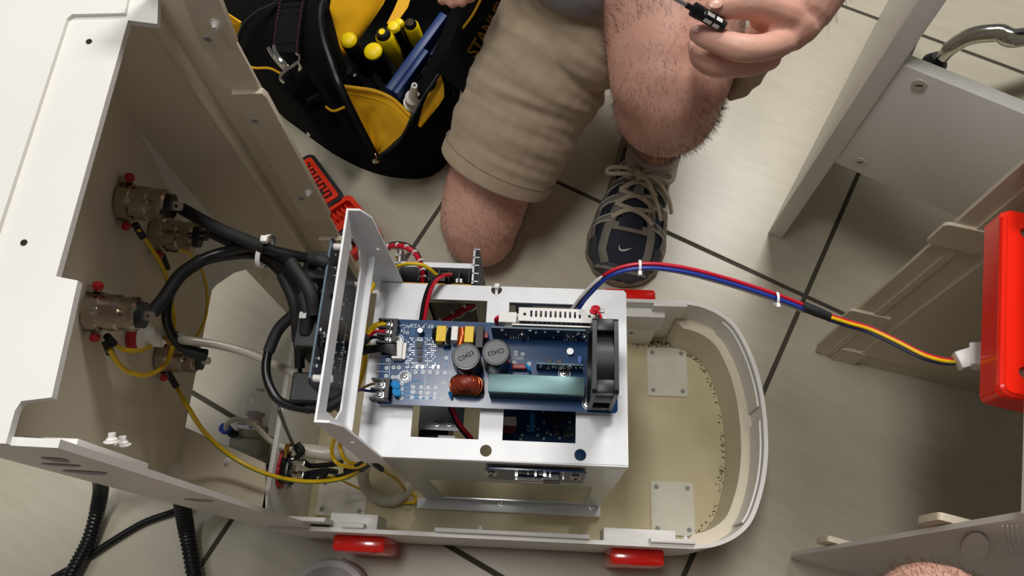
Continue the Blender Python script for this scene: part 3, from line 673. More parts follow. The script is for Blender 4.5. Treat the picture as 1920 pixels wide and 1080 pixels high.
# ---------------------------------------------------------------- relay board held off the bracket on white spacers
XR = -.191
rb = thing('relay_board', 'upright dark blue relay board on white spacers behind the bracket', 'circuit board', (XR, .22, .45))
yr0, yr1 = .155, .292; zr0, zr1 = .405, .512
Mr = frame((XR, 0, 0), (0, 1, 0), (0, 0, 1))
rbd = part('board', MB().plate(rrect(yr0, zr0, yr1, zr1, .006), [], -.0008, .0008, Mr), 'pcb_dark', rb)
part('board_edge', MB().b2((XR - .0009, yr0 + .005, zr1), (XR + .0009, yr1 - .005, zr1 + .0004)), 'pcb_edge', rb, False)
for y in (yr0 + .007, yr1 - .007):
    for z in (zr1 - .008, .417): part('spacer', MB().cyl(.0032, XB - XR, zframe((XR, y, z), (1, 0, 0)), 12), 'plastic_white', rb)
sd = MB()
for i in range(46):
    y = random.uniform(yr0 + .012, yr1 - .012); z = random.uniform(zr0 + .01, zr1 - .004); sd.b2((XR + .0007, y, z), (XR + .0022, y + random.uniform(.001, .003), z + random.uniform(.001, .003)))
tag(part('solder_joints', sd, 'solder', rbd, False), kind='stuff')
sd = MB()
for i in range(24): sd.b2((XR + .0007, .19 + i * .003, .428), (XR + .0015, .1912 + i * .003, .4295))
tag(part('solder_joints', sd, 'silk', rbd, False), kind='stuff')
sd = MB()
for i in range(20): y = random.uniform(yr0 + .012, yr1 - .012); z = random.uniform(zr0 + .05, zr1 - .006); sd.b2((XR + .0007, y, z), (XR + .003, y + .005, z + .0035))
tag(part('small_components', sd, 'black_gloss', rbd, False), kind='stuff')
for i, (dz, dx) in enumerate(((.0, .026), (-.010, .022), (.003, .028))):
    y = yr0 + .038 + i * .032
    part('relay', MB().b2((XR - dx, y, .43), (XR - .001, y + .028, .492 + dz), .0015), 'black_plastic', rb, False)
part('relay', MB().b2((XR - .032, yr0 - .003, .420), (XR - .002, yr0 + .024, .462), .0015), 'black_plastic', rb, False)
for y in (.215, .27): part('blade_terminal', MB().b2((XR - .020, y, .485), (XR - .014, y + .006, .505)), 'steel', rb, False)
part('terminal_nub', MB().cyl(.006, .012, zframe((XR - .015, .245, .488), (0, 0, 1)), 14), 'black_plastic', rb)
# ---------------------------------------------------------------- four metal sockets on the panel
def socket(px, py, label, spin=0.):
    o = PP(px, py, .006); M = zframe(o, PANN)
    t = thing('metal_socket', label, 'connector', o)
    part('flange', MB().lathe([(0, 0), (.0170, 0), (.0170, .010), (.0158, .011), (0, .011)], M, 10), 'nickel', t)
    part('shell', MB().lathe([(.0155, .010), (.0155, .024), (.0143, .0255), (.0143, .032), (.0150, .033), (.0150, .038), (.0125, .040), (0, .040)], M, 28), 'nickel', t)
    part('insert', MB().lathe([(0, .039), (.0112, .039), (.0112, .045), (0, .045)], M, 20), 'black_plastic', t)
    k = M @ Vector((0, 0, .02)); up = Vector((0, .25, .97)); s_ = PANN.cross(Vector((0, 1, 0)))
    for q_ in (.010, .026): 
        c = M @ Vector((0, 0, q_)); d = (Vector((0.1, -.35, .93))); d = (d - PANN * d.dot(PANN)).normalized()
        part('key_lug', MB().box((0, 0, .0152), (.006, .006, .003), .0005, zframe(c, d)), 'nickel' if q_ > .02 else 'steel', t)
    d = Vector((.1, -.35, .93)); d = (d - PANN * d.dot(PANN)).normalized()
    part('solder_tab', MB().plate(rrect(-.004, -.003, .004, .012, .003), [circ(0, .006, .0016, 8)], -.0004, .0004, frame(M @ Vector((0, 0, .043)) + d * .006, PANN.cross(d), PANN)), 'steel', t)
    v = Vector((0, .88, .47)); v = (v - PANN * v.dot(PANN)).normalized(); h = PANN.cross(v)
    for s2 in (1, -1):
        c = o + v * s2 * .0185 + h * .004; 
        part('fixing_screw', MB().lathe([(0, 0), (.0035, 0), (.0035, .005), (.002, .005), (.002, .010), (0, .010)], zframe(c, PANN), 10), 'nickel', t)
        part('sealant_blob', MB().lathe([(0, .002), (.0042, .003), (.0046, .006), (.003, .009), (0, .010)], zframe(c + PANN * .002 + v * s2 * .001, PANN + v * s2 * .4), 10), 'sealant', t)
    return t, M
so = {}
for n_, p_, l_ in (('c1', (228, 377), 'topmost metal socket on the column panel'), ('c2', (290, 436), 'metal socket just right of the topmost one on the column panel'),
                   ('c3', (168, 582), 'metal socket left of the red and white hose fitting'), ('c4', (300, 668), 'metal socket half hidden behind the hose fitting and black cable')): so[n_] = socket(*p_, l_)
def tip(n_, d=.045, a=0., b=0.): return so[n_][1] @ Vector((a, b, d))
# ---------------------------------------------------------------- thick black cables
def cable(label, pts, r=.0047, sleeve=None, twigs=None):
    t = thing('black_cable', label, 'cable', pts[len(pts) // 2])
    part('jacket', MB().tube(pts, r, 14, 10), 'cable', t)
    for s_ in (sleeve or []): part('heat_shrink', MB().tube(s_, r + .0012, 14, 8), 'sleeve', t)
    for a in (twigs or []): part('core', MB().tube(a, .0022, 8, 5), 'wire_black', t)
    return t
A1 = [P(342, 392, .50), P(400, 424, .502), P(450, 446, .505), P(500, 466, .508), P(556, 480, .508), P(606, 489, .512)]
cable('black cable from the topmost socket running straight to the relay board', A1, .0048, [A1[:4], [P(583, 485, .51), P(600, 488, .512), P(613, 494, .51)]], [[tip('c1', .043, .002, .005), P(325, 386, .515), A1[0]], [tip('c1', .043, .0, -.004), P(322, 392, .515), A1[0]]])
A2 = [P(400, 437, .49), P(440, 456, .488), P(492, 472, .492), P(535, 505, .50), P(568, 550, .505), P(575, 585, .50), P(573, 625, .49)]
cable('black cable from the second socket bending down at the white tie', A2, .0047, [A2[:2], A2[-3:]], [[tip('c2', .043, .003, .003), P(385, 434, .47), A2[0]], [tip('c2', .043, 0, -.005), P(385, 446, .465), A2[0]]])
A3 = [P(285, 587, .50), P(310, 556, .498), P(338, 516, .495), P(380, 486, .492), P(430, 470, .490), P(490, 463, .50), P(545, 492, .51), P(580, 545, .51), P(588, 590, .50)]
cable('black cable arching from the leftmost socket over to the relay board', A3, .0049, [A3[:4], A3[-3:]], [[tip('c3', .043, .002, .004), P(262, 580, .515), A3[0]], [tip('c3', .043, 0, -.005), P(262, 592, .512), A3[0]]])
A4 = [P(385, 666, .42), P(352, 658, .43), P(325, 632, .44), P(312, 590, .455), P(326, 535, .465), P(370, 495, .475), P(430, 479, .48), P(485, 480, .482), P(530, 515, .485), P(553, 570, .48), P(560, 640, .46), P(562, 690, .45)]
cable('black looping cable from the half hidden socket, end taped', A4, .0047, [[P(347, 655, .432), P(365, 662, .427), P(387, 666, .42)], A4[-4:-1]], [[tip('c4', .043, .003, .003), P(385, 662, .418)], [A4[-1], P(563, 702, .445), P(566, 712, .44)]])
A5 = [P(552, 588, .46), P(522, 618, .455), P(503, 660, .45), P(500, 705, .447), P(520, 748, .445), P(560, 764, .445), P(604, 764, .445), P(660, 735, .44)]
cable('black cable loop hanging left of the bracket and passing under it', A5, .0042, [A5[:3], [P(575, 765, .445), P(620, 760, .444), P(664, 732, .44)]], [])
_z = P(493, 464, .503)
zt_ = thing('cable_tie', 'white cable tie bundling the black cables', 'cable tie', _z)
part('strap', MB().loft([[_z + Vector((0.0105 * math.cos(a) * .35 + dx, .016 * math.cos(a), .014 * math.sin(a) - .008)) for a in [2 * PI * k / 20 for k in range(20)]] for dx in (-.0022, .0022)], caps=False), 'tie', zt_)
part('tie_head', MB().box(P(496, 449, .518), (.006, .006, .006), .0008), 'tie', zt_)
# ---------------------------------------------------------------- earth wires, yellow with a green stripe
def earth(label, pts, r=.0023, boots=(), stripe=True):
    t = thing('earth_wire', label, 'wire', pts[len(pts) // 2]); q_ = catmull(pts, 8)
    part('insulation', MB().tube(pts, r, 10, 8), 'wire_yellow', t)
    if stripe: part('stripe', MB().tube([p + Vector((-.25, -.75, .45)) * r * .62 for p in q_], r * .5, 6, 1), 'wire_green', t)
    for b in boots: part('boot', MB().tube(b, r + .0011, 10, 5), 'sleeve', t)
    return t
earth('yellow earth wire dropping from the topmost socket in a long curve', [PP(258, 428, .016), PP(285, 468, .022), PP(308, 510, .03), PP(322, 565, .035), PP(326, 630, .038), PP(312, 680, .035), PP(275, 703, .03), PP(232, 692, .024), PP(204, 655, .018)],
      boots=[[PP(253, 420, .014), PP(268, 445, .018)], [PP(208, 664, .018), PP(198, 640, .014)]], stripe=True)
earth('yellow green earth wire arching down beside the opening edge', [PP(325, 468, .014), PP(352, 474, .018), PP(378, 505, .02), PP(389, 555, .02), PP(384, 600, .015), PP(368, 632, .012)], .0017, boots=[[PP(312, 466, .012), PP(330, 469, .014)], [PP(305, 478, .012), PP(315, 503, .012)]])
earth('short yellow earth wire between leftmost socket and hose fitting', [PP(208, 638, .016), PP(230, 655, .02), PP(262, 657, .024), PP(290, 645, .024)], .0022, boots=[[PP(200, 630, .014), PP(214, 645, .017)]])
earth('long yellow earth wire sweeping from half hidden socket along the tub to chassis', [PP(318, 700, .012), PP(332, 727, .02), P(352, 763, .33), P(385, 812, .27), P(430, 853, .235), P(490, 885, .225), P(560, 902, .225), P(630, 900, .23), P(672, 885, .25), P(694, 868, .30)], .0026,
      boots=[[PP(312, 694, .01), PP(331, 725, .02)], [P(678, 880, .26), P(697, 866, .31)]])
earth('yellow earth wire passing behind the bracket, nearer the board', [P(720, 604, .40), P(700, 612, .40), P(686, 640, .38), P(678, 690, .36), P(660, 740, .34), P(640, 790, .30), P(622, 840, .27), P(632, 868, .26), P(665, 876, .28), P(690, 868, .31)], .0022, boots=[[P(668, 875, .28), P(693, 867, .31)]], stripe=False)
earth('yellow earth wire passing behind the bracket, further left at its top', [P(752, 498, .36), P(722, 510, .36), P(695, 545, .35), P(684, 590, .35), P(688, 640, .34), P(680, 700, .33), P(655, 770, .30), P(638, 830, .26), P(648, 862, .26), P(672, 872, .28)], .0022, stripe=False)
earth('yellow earth wire curving into the power supply top', [P(735, 502, .375), P(765, 495, .392), P(795, 498, .39), P(819, 516, .375)], .0020)
earth('yellow earth wire tied to tub floor beside the clear hose loop', [P(700, 868, .28), P(722, 885, .2), P(745, 900, .12), P(760, 918, .06), P(778, 930, .045), P(776, 942, .042), P(756, 943, .04)], .0021, boots=[[P(697, 866, .29), P(716, 880, .22)]])
earth('thin yellow green wire lying across the corner plate', [P(580, 888, .12), P(625, 895, .1), P(660, 910, .06), P(700, 928, .04)], .0014)
# ---------------------------------------------------------------- hoses
tb = thing('grey_hose', 'translucent grey hose leading from the column fitting to the board', 'hose', P(420, 650, .42))
g0 = PP(250, 628, .006)
part('tube', MB().tube([g0 + PANN * .045, P(345, 638, .44), P(400, 645, .43), P(460, 660, .42), P(520, 685, .41), P(575, 712, .40)], .0042, 12, 8), 'hose_grey', tb)
ft = thing('hose_fitting', 'white plastic hose fitting sealed with red compound on the panel', 'fitting', g0)
part('nut', MB().lathe([(0, 0), (.014, 0), (.014, .012), (.010, .014), (.010, .028), (.006, .030), (.006, .046), (0, .046)], zframe(g0, PANN), 12), 'plastic_white', ft)
part('sealant_ring', MB().lathe([(.012, -.001), (.0165, 0), (.0175, .004), (.0145, .008), (.013, .006)], zframe(g0, PANN), 18), 'sealant', ft)
part('sealant_blob', MB().lathe([(0, 0), (.004, .001), (.0045, .004), (0, .007)], zframe(g0 + Vector((.006, .010, .012)), PANN), 12), 'sealant', ft)
kc = g0 + PANN * .037
part('spring_clip', MB().loft([[kc + PANN * dx + Vector((0, math.cos(a), math.sin(a))) * .0075 for a in [2 * PI * k / 16 for k in range(16)]] for dx in (-.003, .003)], caps=False).box(kc + Vector((0, .006, .012)), (.005, .003, .012)).box(kc + Vector((0, -.004, .011)), (.005, .003, .008)), 'brass', ft)
ch_ = thing('clear_hose', 'clear hose curling over the tub floor beside the chassis foot', 'hose', P(735, 930, .05))
part('tube', MB().tube([P(684, 872, .16), P(681, 895, .1), P(690, 920, .065), P(712, 936, .05), P(738, 938, .05), P(760, 922, .052), P(768, 895, .055), P(762, 872, .07)], .0078, 16, 8), 'hose', ch_)
hh = thing('hose_joint', 'frosted hose joint strapped with black tie at the tub rear', 'hose', P(610, 845, .17))
part('sleeve', MB().tube([P(556, 845, .19), P(580, 846, .185), P(622, 852, .18), P(640, 855, .17)], [.0085, .009, .009, .009], 16, 6), 'hose', hh)
part('joint_tie', MB().tube([P(558, 832, .2), P(567, 845, .2), P(556, 858, .19)], .0035, 10, 5), 'sleeve', hh)
part('spring_clip', MB().loft([[P(541, 842, .19) + Vector((dx, math.cos(a) * .007, math.sin(a) * .007)) for a in [2 * PI * k / 14 for k in range(14)]] for dx in (-.003, .003)], caps=False).box(P(536, 850, .198), (.003, .012, .003)), 'brass', hh)
sh = thing('small_hose', 'thin cream hose from the clear filter cup to the hose joint', 'hose', P(490, 815, .17))
part('tube', MB().tube([P(424, 803, .12), P(428, 792, .15), P(450, 787, .17), P(480, 800, .175), P(505, 825, .185), P(530, 838, .19), P(548, 843, .19)], .0036, 12, 8), 'hose', sh)
cl = P(1, 1, 0)
wire('hanging_cord', [P(522, 765, .44), P(535, 800, .33), P(548, 830, .22), P(557, 848, .195)], .0021, 'wire_black', 'thin black cord hanging from cable loop to the hose joint', 'wire')
# filter cup outside the rear opening
fz = .06
fc = thing('filter_cup', 'clear plastic filter cup with grey body behind the tub', 'filter', P(480, 800, 0.0))
fb_ = P(480, 800, fz); ax = (P(487, 745, fz + .02) - P(478, 800, fz + .02)); ax = Vector((.1, 1, .25)).normalized(); Mc = zframe(fb_ + Vector((0, 0, .01)), ax)
part('cup', MB().lathe([(.0195, -.002), (.0195, .030), (.018, .042), (.013, .050), (.006, .054), (0, .055)], Mc, 28), 'clear', fc)
part('collar', MB().lathe([(0, -.016), (.0215, -.016), (.0215, -.002), (.0195, 0), (0, 0)], Mc, 24), 'filter_grey', fc)
part('filter_core', MB().lathe([(0, 0), (.011, 0), (.012, .006), (.009, .012), (0, .013)], Mc, 16), 'copper', fc)
part('core_cap', MB().lathe([(0, .013), (.013, .012), (.013, .018), (.006, .020), (0, .02)], Mc, 16), 'black_plastic', fc)
part('drain', MB().cyl(.006, .004, Mc @ Matrix.Translation((0, 0, .048)), 14), 'print_grey', fc)
part('body', MB().box((0, 0, -.030), (.046, .04, .028), .003, Mc).box((0, 0, -.046), (.055, .03, .012), .001, Mc), 'filter_grey', fc)
cmid = fb_ + Vector((.001, -.005, .033)); part('label', MB().box((0, 0, 0), (.032, .011, .0006), 0, frame(cmid, (1, -.05, 0), (0, 1, .25))), 'plastic_white', fc, False)
part('label_field', MB().box((.009, 0, .0004), (.013, .008, .0004), 0, frame(cmid, (1, -.05, 0), (0, 1, .25))), 'label_blue', fc, False)
lm = MB()
for k_ in range(7): lm.box((-.0145 + k_ * .0022, .001 if k_ % 2 else .0006, .0004), (.0015, .0022, .0003), 0, frame(cmid, (1, -.05, 0), (0, 1, .25)))
lm.box((-.007, .004, .0004), (.015, .0008, .0003), 0, frame(cmid, (1, -.05, 0), (0, 1, .25)))
part('small_print', lm, 'label_blue', fc, False)
lm = MB()
for k_ in range(6): lm.box((.0055 + k_ * .0014, 0, .0008), (.001, .0026, .0003), 0, frame(cmid, (1, -.05, 0), (0, 1, .25)))
part('small_print', lm, 'silk', fc, False)
e_ = P(428, 806, .09)
part('elbow', MB().tube([P(450, 818, .075), P(436, 813, .085), e_ + Vector((0, 0, 0)), P(423, 803, .105)], .006, 12, 5), 'black_plastic', fc)
part('collet', MB().cyl(.0078, .006, zframe(P(424, 805, .105), (-.1, .2, 1)), 18), 'blue_fit', fc)
part('brass_nipple', MB().cyl(.006, .012, zframe(P(438, 816, .075), (1, -.1, -.1)), 8), 'brass', fc)
# ---------------------------------------------------------------- mains inlet in the rear wall
iz = .14; il = thing('mains_inlet', 'black mains inlet with spade terminals set in red sealant', 'connector', PXp(530, 880, -.319))
ip = PXp(530, 880, -.317)
part('body', MB().box(ip + Vector((.006, 0, 0)), (.012, .034, .028), .002), 'black_gloss', il)
sl_ = MB()
for k_ in range(14): a = 2 * PI * k_ / 14; sl_.box(ip + Vector((0, .0185 * math.cos(a) * 1.05, .016 * math.sin(a))), (.004, .009, .008), .0015)
part('sealant_ring', sl_, 'sealant', il)
for dy, dz in ((.009, .006), (-.006, .004), (-.012, -.006)): part('spade_terminal', MB().box(ip + Vector((.020, dy, dz)), (.018, .009, .003), .0006).tube([ip + Vector((.014, dy, dz)), ip + Vector((.028, dy, dz))], .0032, 8, 2), 'chrome', il)
for dy, dz, e in ((.009, .006, (640, 868)), (-.006, .004, (630, 885)), (-.012, -.006, (600, 900))): part('lead', MB().tube([ip + Vector((.028, dy, dz)), P(582, 876 + (0.006 - dy) * 900, .16), P(610, 872 + (.009 - dy) * 700, .17), P(*e, .19)], .0034, 10, 6), 'sleeve', il)
part('lead', MB().tube([ip + Vector((.012, -.015, -.004)), P(560, 898, .14), P(592, 895, .14)], .0036, 10, 5), 'wire_navy', il)
inst('nut', SCREW, hs, PXp(541, 912, -.3185), (1, 0, 0))
bl = thing('black_leads', 'bundle of taped black leads bending into the tub corner', 'wire', P(650, 880, .15))
for k_ in range(3): part('lead', MB().tube([P(694, 866 + k_ * 2, .30), P(668, 872 + k_ * 3, .25), P(648, 880 + k_ * 4, .2), P(655, 886 + k_ * 4, .15), P(640, 892 + k_ * 2, .1), P(612, 898, .08)], .003, 8, 6), 'sleeve', bl)
wire('hose_end', [P(655, 830, .13), P(663, 850, .125), P(672, 862, .12)], .013, 'clear', 'clear round cup end behind the bracket foot', 'hose', n=16)
# ---------------------------------------------------------------- leads on the main board
for i, (c_, py) in enumerate((('wire_yellow', 607), ('wire_red', 620), ('wire_black', 635))):
    sx = ta[0] + .003; y = ta[1] + ta[2] * (2.5 - i)
    q_ = [Vector((sx + .004, y, ZB1 + .009)), P(706 - i * 2, 612 + i * 10, ZB1 + .012), P(690 - i * 2, 630 + i * 5, ZB1 + .006), P(668, 646 + i * 3, ZB1 - .01), P(640, 655 + i * 3, .36)]
    wire('lead', q_, .0017, c_, {'wire_yellow': 'yellow lead in the top terminal of the board', 'wire_red': 'red lead in the middle terminal of the board', 'wire_black': 'black lead in the lowest of three terminals'}[c_])
wire('tape_sleeve', [P(690, 632, ZB1 + .012), P(676, 646, ZB1 + .004), P(664, 652, ZB1 - .004)], .0042, 'sleeve', 'black tape sleeve gathering the terminal leads', 'sleeve')
rb_ = thing('ribbon_lead', 'flat bundle of black wires plugged into the white header', 'wire', P(710, 655, ZB1))
for i in range(7):
    yy = 645 + i * 3.6; part('strand', MB().tube([P(747, yy, ZB1 + .007), P(738, yy - 1.5, ZB1 + .009), P(715, 648 + i * 1.8, ZB1 + .008), P(690, 650 + i * 2, ZB1 + .002), P(664, 655 + i * 2.4, ZB1 - .008)], .0013, 6, 6), 'wire_black', rb_)
for c_, p_, l_ in (('wire_brown', [(704, 718), (692, 722), (675, 730), (662, 737)], 'brown lead in the lower terminal block'), ('wire_navy', [(702, 734), (690, 733), (675, 731), (660, 737)], 'blue lead in the lower terminal block')):
    wire('lead', [P(*p_[0], ZB1 + .009), P(*p_[1], ZB1 + .009), P(*p_[2], ZB1 + .002), P(*p_[3], ZB1 - .004)], .0014, c_, l_)
# red and black pair from the supply under the board, and out below
for k_, (c_, l_) in enumerate((('wire_red', 'red lead arching from the power supply under the board'), ('wire_black', 'black lead arching from the power supply under the board'))):
    d = -7 * k_
    wire('lead', [P(846 + d, 515, .38), P(832 + d, 517, .395), P(815 + d, 530, .40), P(803 + d, 560, .395), P(796 + d, 600, .385), P(792 + d, 640, .375)], .0021, c_, l_)
    wire('lead', [P(840 + d * .7, 735, .375), P(848 + d * .7, 765, .36), P(862 + d * .8, 795, .34), P(885 + d, 822, .31)], .0021, c_, l_.replace('arching from the power supply under the board', 'coming out below the board into the left cutout'))
sw = thing('wrapped_bundle', 'red leads in clear spiral wrap arching behind the bracket', 'wire', P(760, 470, .36))
pts = [P(712, 520, .33), P(722, 470, .36), P(750, 461, .38), P(778, 475, .38), P(791, 505, .37), P(792, 528, .36)]
part('lead', MB().tube(pts, .003, 10, 8), 'wire_red', sw)
q_ = catmull(pts, 20); part('spiral_wrap', MB().tube([p + Vector((math.cos(i * .55), math.sin(i * .55) * .3, math.sin(i * .55))) * .0038 for i, p in enumerate(q_)], .0012, 6, 1), 'tie', sw)
part('lead', MB().tube([p + Vector((0, .004, -.002)) for p in pts], .0022, 8, 8), 'sleeve', sw)
sw2 = thing('wrapped_bundle', 'red leads in clear spiral wrap slanting inside left cutout', 'wire', P(860, 590, .3))
pts = [P(820, 612, .31), P(850, 592, .31), P(880, 575, .31), P(915, 556, .31)]
part('lead', MB().tube(pts, .0035, 10, 8), 'wire_red', sw2); q_ = catmull(pts, 14)
part('spiral_wrap', MB().tube([p + Vector((math.cos(i * .6), math.sin(i * .6), math.sin(i * .6))) * .0045 for i, p in enumerate(q_)], .001, 6, 1), 'tie', sw2)
cp_ = thing('cable_tie', 'white cable tie head in the far chassis hole', 'cable tie', P(931, 543, ZP)); part('tie_head', MB().box(P(932, 537, ZP + .003), (.005, .005, .006), .0006).box(P(931, 548, ZP - .001), (.003, .01, .004), .0005), 'tie', cp_)
# ---------------------------------------------------------------- the long lead from the converter over to the red box
LP = [(1080, 575, .405), (1100, 548, .43), (1140, 512, .46), (1196, 497, .47), (1270, 502, .47), (1360, 524, .46), (1450, 553, .45), (1520, 580, .44)]
def lead(name, m, label, off, pts=LP, r=.0019):
    return wire(name, [P(x + off[0], y + off[1], z + off[2]) for x, y, z in pts], r, m, label)
lead('long_lead', 'wire_red', 'red lead arching from the converter across the floor gap', (3, -2, .0))
lead('long_lead', 'wire_blue', 'blue lead arching from the converter across the floor gap', (4, 6, .0))
lead('long_lead', 'wire_black', 'black lead arching from the converter across the floor gap', (-3, 4, -.004))
lead('long_lead', 'wire_white', 'white lead arching from the converter across the floor gap', (-8, 6, -.006), LP[:7] + [(1520, 579, .44)])
for p_, l_ in (((1199, 500), 'white cable tie on the lead bundle above the shoe'), ((1456, 560), 'white cable tie on the lead bundle over the tile joint')):
    zz = .47 if p_[0] < 1300 else .45; c = P(*p_, zz); t = thing('cable_tie', l_, 'cable tie', c)
    part('strap', MB().loft([[c + Vector((dx, .0065 * math.cos(a), .006 * math.sin(a))) for a in [2 * PI * k / 14 for k in range(14)]] for dx in (-.0012, .0012)], caps=False), 'tie', t); part('tie_head', MB().box(c + Vector((0, -.008, .002)), (.0035, .004, .004), .0005), 'tie', t)
wire('tape_sleeve', [P(1504, 573, .442), P(1530, 584, .44), P(1555, 594, .437)], [.0048, .005, .0042], 'sleeve', 'black heat shrink joining the lead bundle to the coloured leads', 'sleeve', n=12)
SL = [(1555, 594, .437), (1590, 605, .435), (1630, 617, .435), (1680, 640, .44), (1730, 665, .445), (1770, 676, .447), (1805, 677, .45)]
for m, l_, off in (('wire_red', 'red lead ending in the white plug', (0, -3, 0)), ('wire_yellow', 'yellow lead ending in the white plug', (2, 1, .002)), ('wire_navy', 'navy lead ending in the white plug', (-4, 5, -.001)), ('wire_black', 'black lead ending in the white plug', (-3, 2, -.004))):
    lead('plug_lead', m, l_, off, SL, .0017)
# ---------------------------------------------------------------- removed hood, standing on the floor at the right
CA = math.radians(-12.5); HO = P(1520, 655, 0); HU = Vector((math.cos(CA), math.sin(CA), 0)); HV = Vector((-HU[1], HU[0], 0))
MH = frame(HO, HU, HV)
hd = thing('machine_hood', 'removed cream plastic machine hood standing upright on the floor', 'machine cover', HO + HU * .16 - HV * .155)
WH, DH, ZH = .311, .335, .556
def hpt(px, py, v=0.):   # pixel on the side wall v = const -> (u, z)
    r = ray(px, py); n = HV; t = ((HO + HV * v - CAM).dot(n)) / r.dot(n); p = CAM + r * t - HO; return (p.dot(HU), p[2])
Mside = frame(HO, HU, (0, 0, 1))        # its z axis points to -HV
def sidewall(v, th, sgn):
    prof = [(.018, .0), (DH, 0), (DH, ZH), (0, ZH), (0, .03), (.004, .012)]
    return MB().plate(prof, [], -v - th / 2, -v + th / 2, Mside)
wa = part('side_wall', sidewall(-.002, .005, 1), 'shell_in', hd)
# raised margin and field lines on the inside of the far wall
part('raised_margin', MB().plate([(.02, .015), (.028, .015), (.028, ZH - .02), (.02, ZH - .02)], [], .0045, .007, Mside), 'shell_in', wa)
part('raised_field', MB().plate([(.058, .045), (.30, .045), (.30, ZH - .03), (.058, ZH - .03)], [], .0045, .008, Mside), 'shell_in', wa)
for pts in ([(1575, 590), (1590, 588), (1622, 600), (1660, 640), (1610, 690)], [(1745, 440), (1782, 408), (1850, 425), (1860, 500), (1800, 460)]):
    q_ = [hpt(*p) for p in pts]; z0 = min(z for u, z in q_[:3]); 
    part('edge_tab', MB().plate(rrect(-.010, q_[0][1] - .005, .045, q_[0][1] + .038, .006), [], .0045, .0085, Mside), 'shell_in', hd)
part('edge_tab', MB().plate(rrect(.03, -.0, .066, .05, .004), [], .0045, .009, Mside), 'shell_in', hd)
wb = part('side_wall', sidewall(-WH, .005, -1), 'shell', hd)
for z in (.145, .40): part('edge_tab', MB().plate(rrect(-.010, z, .03, z + .04, .004), [], WH - .010, WH - .0035, Mside), 'shell_in', hd)
part('back_wall', MB().plate(rect(0, -WH, .005, 0), [], 0, ZH, frame(HO + HU * DH, HU, HV)), 'shell_in', hd)
part('top_wall', MB().plate([(.004, -WH), (DH, -WH), (DH, 0), (-.004, 0), (-.004, -.045), (.004, -.046)], [], ZH - .005, ZH, MH), 'shell', hd)
part('top_lip', MB().plate([(-.008, -WH - .003), (.0038, -WH - .003), (.0038, -.215), (-.006, -.215)], [], ZH - .0055, ZH - .0003, MH), 'shell', hd)
# pale arcs, and a white oval reflection painted onto the near outside
Mo = frame(HO - HV * (WH + .0047), HU, (0, 0, 1))
def opt(px, py):
    r = ray(px, py); t = ((HO - HV * (WH + .0047) - CAM).dot(HV)) / r.dot(HV); p = CAM + r * t - HO; return (p.dot(HU), p[2])
ov = [opt(1828 + 26 * math.cos(a) * .95 - 6 * math.sin(a), 1025 - 24 * math.sin(a) - 8 * math.cos(a)) for a in [2 * PI * k / 28 for k in range(28)]]
part('painted_reflection', MB().plate(ov, [], 0, .0004, Mo), 'plastic_white', hd)
arc = MB()
for k in range(4):
    arc.tube([Mo @ Vector((*opt(1880 + k * 9 + 40 * (1 - math.cos(a)), 975 + 75 * math.sin(a) + 10), .0004)) for a in [.0 + i * .13 for i in range(9)]], .0005, 4, 2)
part('arc_mark', arc, 'silk', hd)
# ---------------------------------------------------------------- red box with its white plug
rx = thing('red_box', 'glossy red plastic box with screw holes at the hood opening', 'box', HO - HV * .13 + Vector((0, 0, .5)))
def hole2(u, v): return circ(u, v, .0052, 16)
r_out = rrect(-.009, -.217, .07, -.047, .006); z1 = .527
rb0 = part('body', MB().plate(rrect(-.010, -.218, .07, -.046, .006), [], .497, .520, MH), 'redbox', rx)
part('top_face', MB().plate(rrect(-.007, -.215, .07, -.049, .006), [hole2(.0085, -.196), hole2(.0085, -.068)], .519, z1, MH), 'redbox', rx)
part('round_edge', MB().tube([MH @ Vector((*p, .5215)) for p in rrect(-.0055, -.2135, .066, -.0505, .005) + [rrect(-.0055, -.2135, .066, -.0505, .005)[0]]], .0050, 10, 1), 'redbox', rx)
for v in (-.196, -.068): part('hole_floor', MB().cyl(.0052, .0006, MH @ Matrix.Translation((.0085, v, .5205)), 16), 'wire_brown', rx)
pg = thing('white_plug', 'translucent white two part plug at the red box', 'connector', P(1830, 672, .46))
a, b, c = P(1800, 676, .455), P(1826, 668, .458), P(1875, 668, .468)
part('plug', MB().box((0, 0, .008), (.016, .014, .022), .0012, zframe(a, b - a)), 'tie', pg); part('receptacle', MB().box((0, 0, .012), (.021, .018, .030), .0015, zframe(b, c - b)), 'tie', pg)
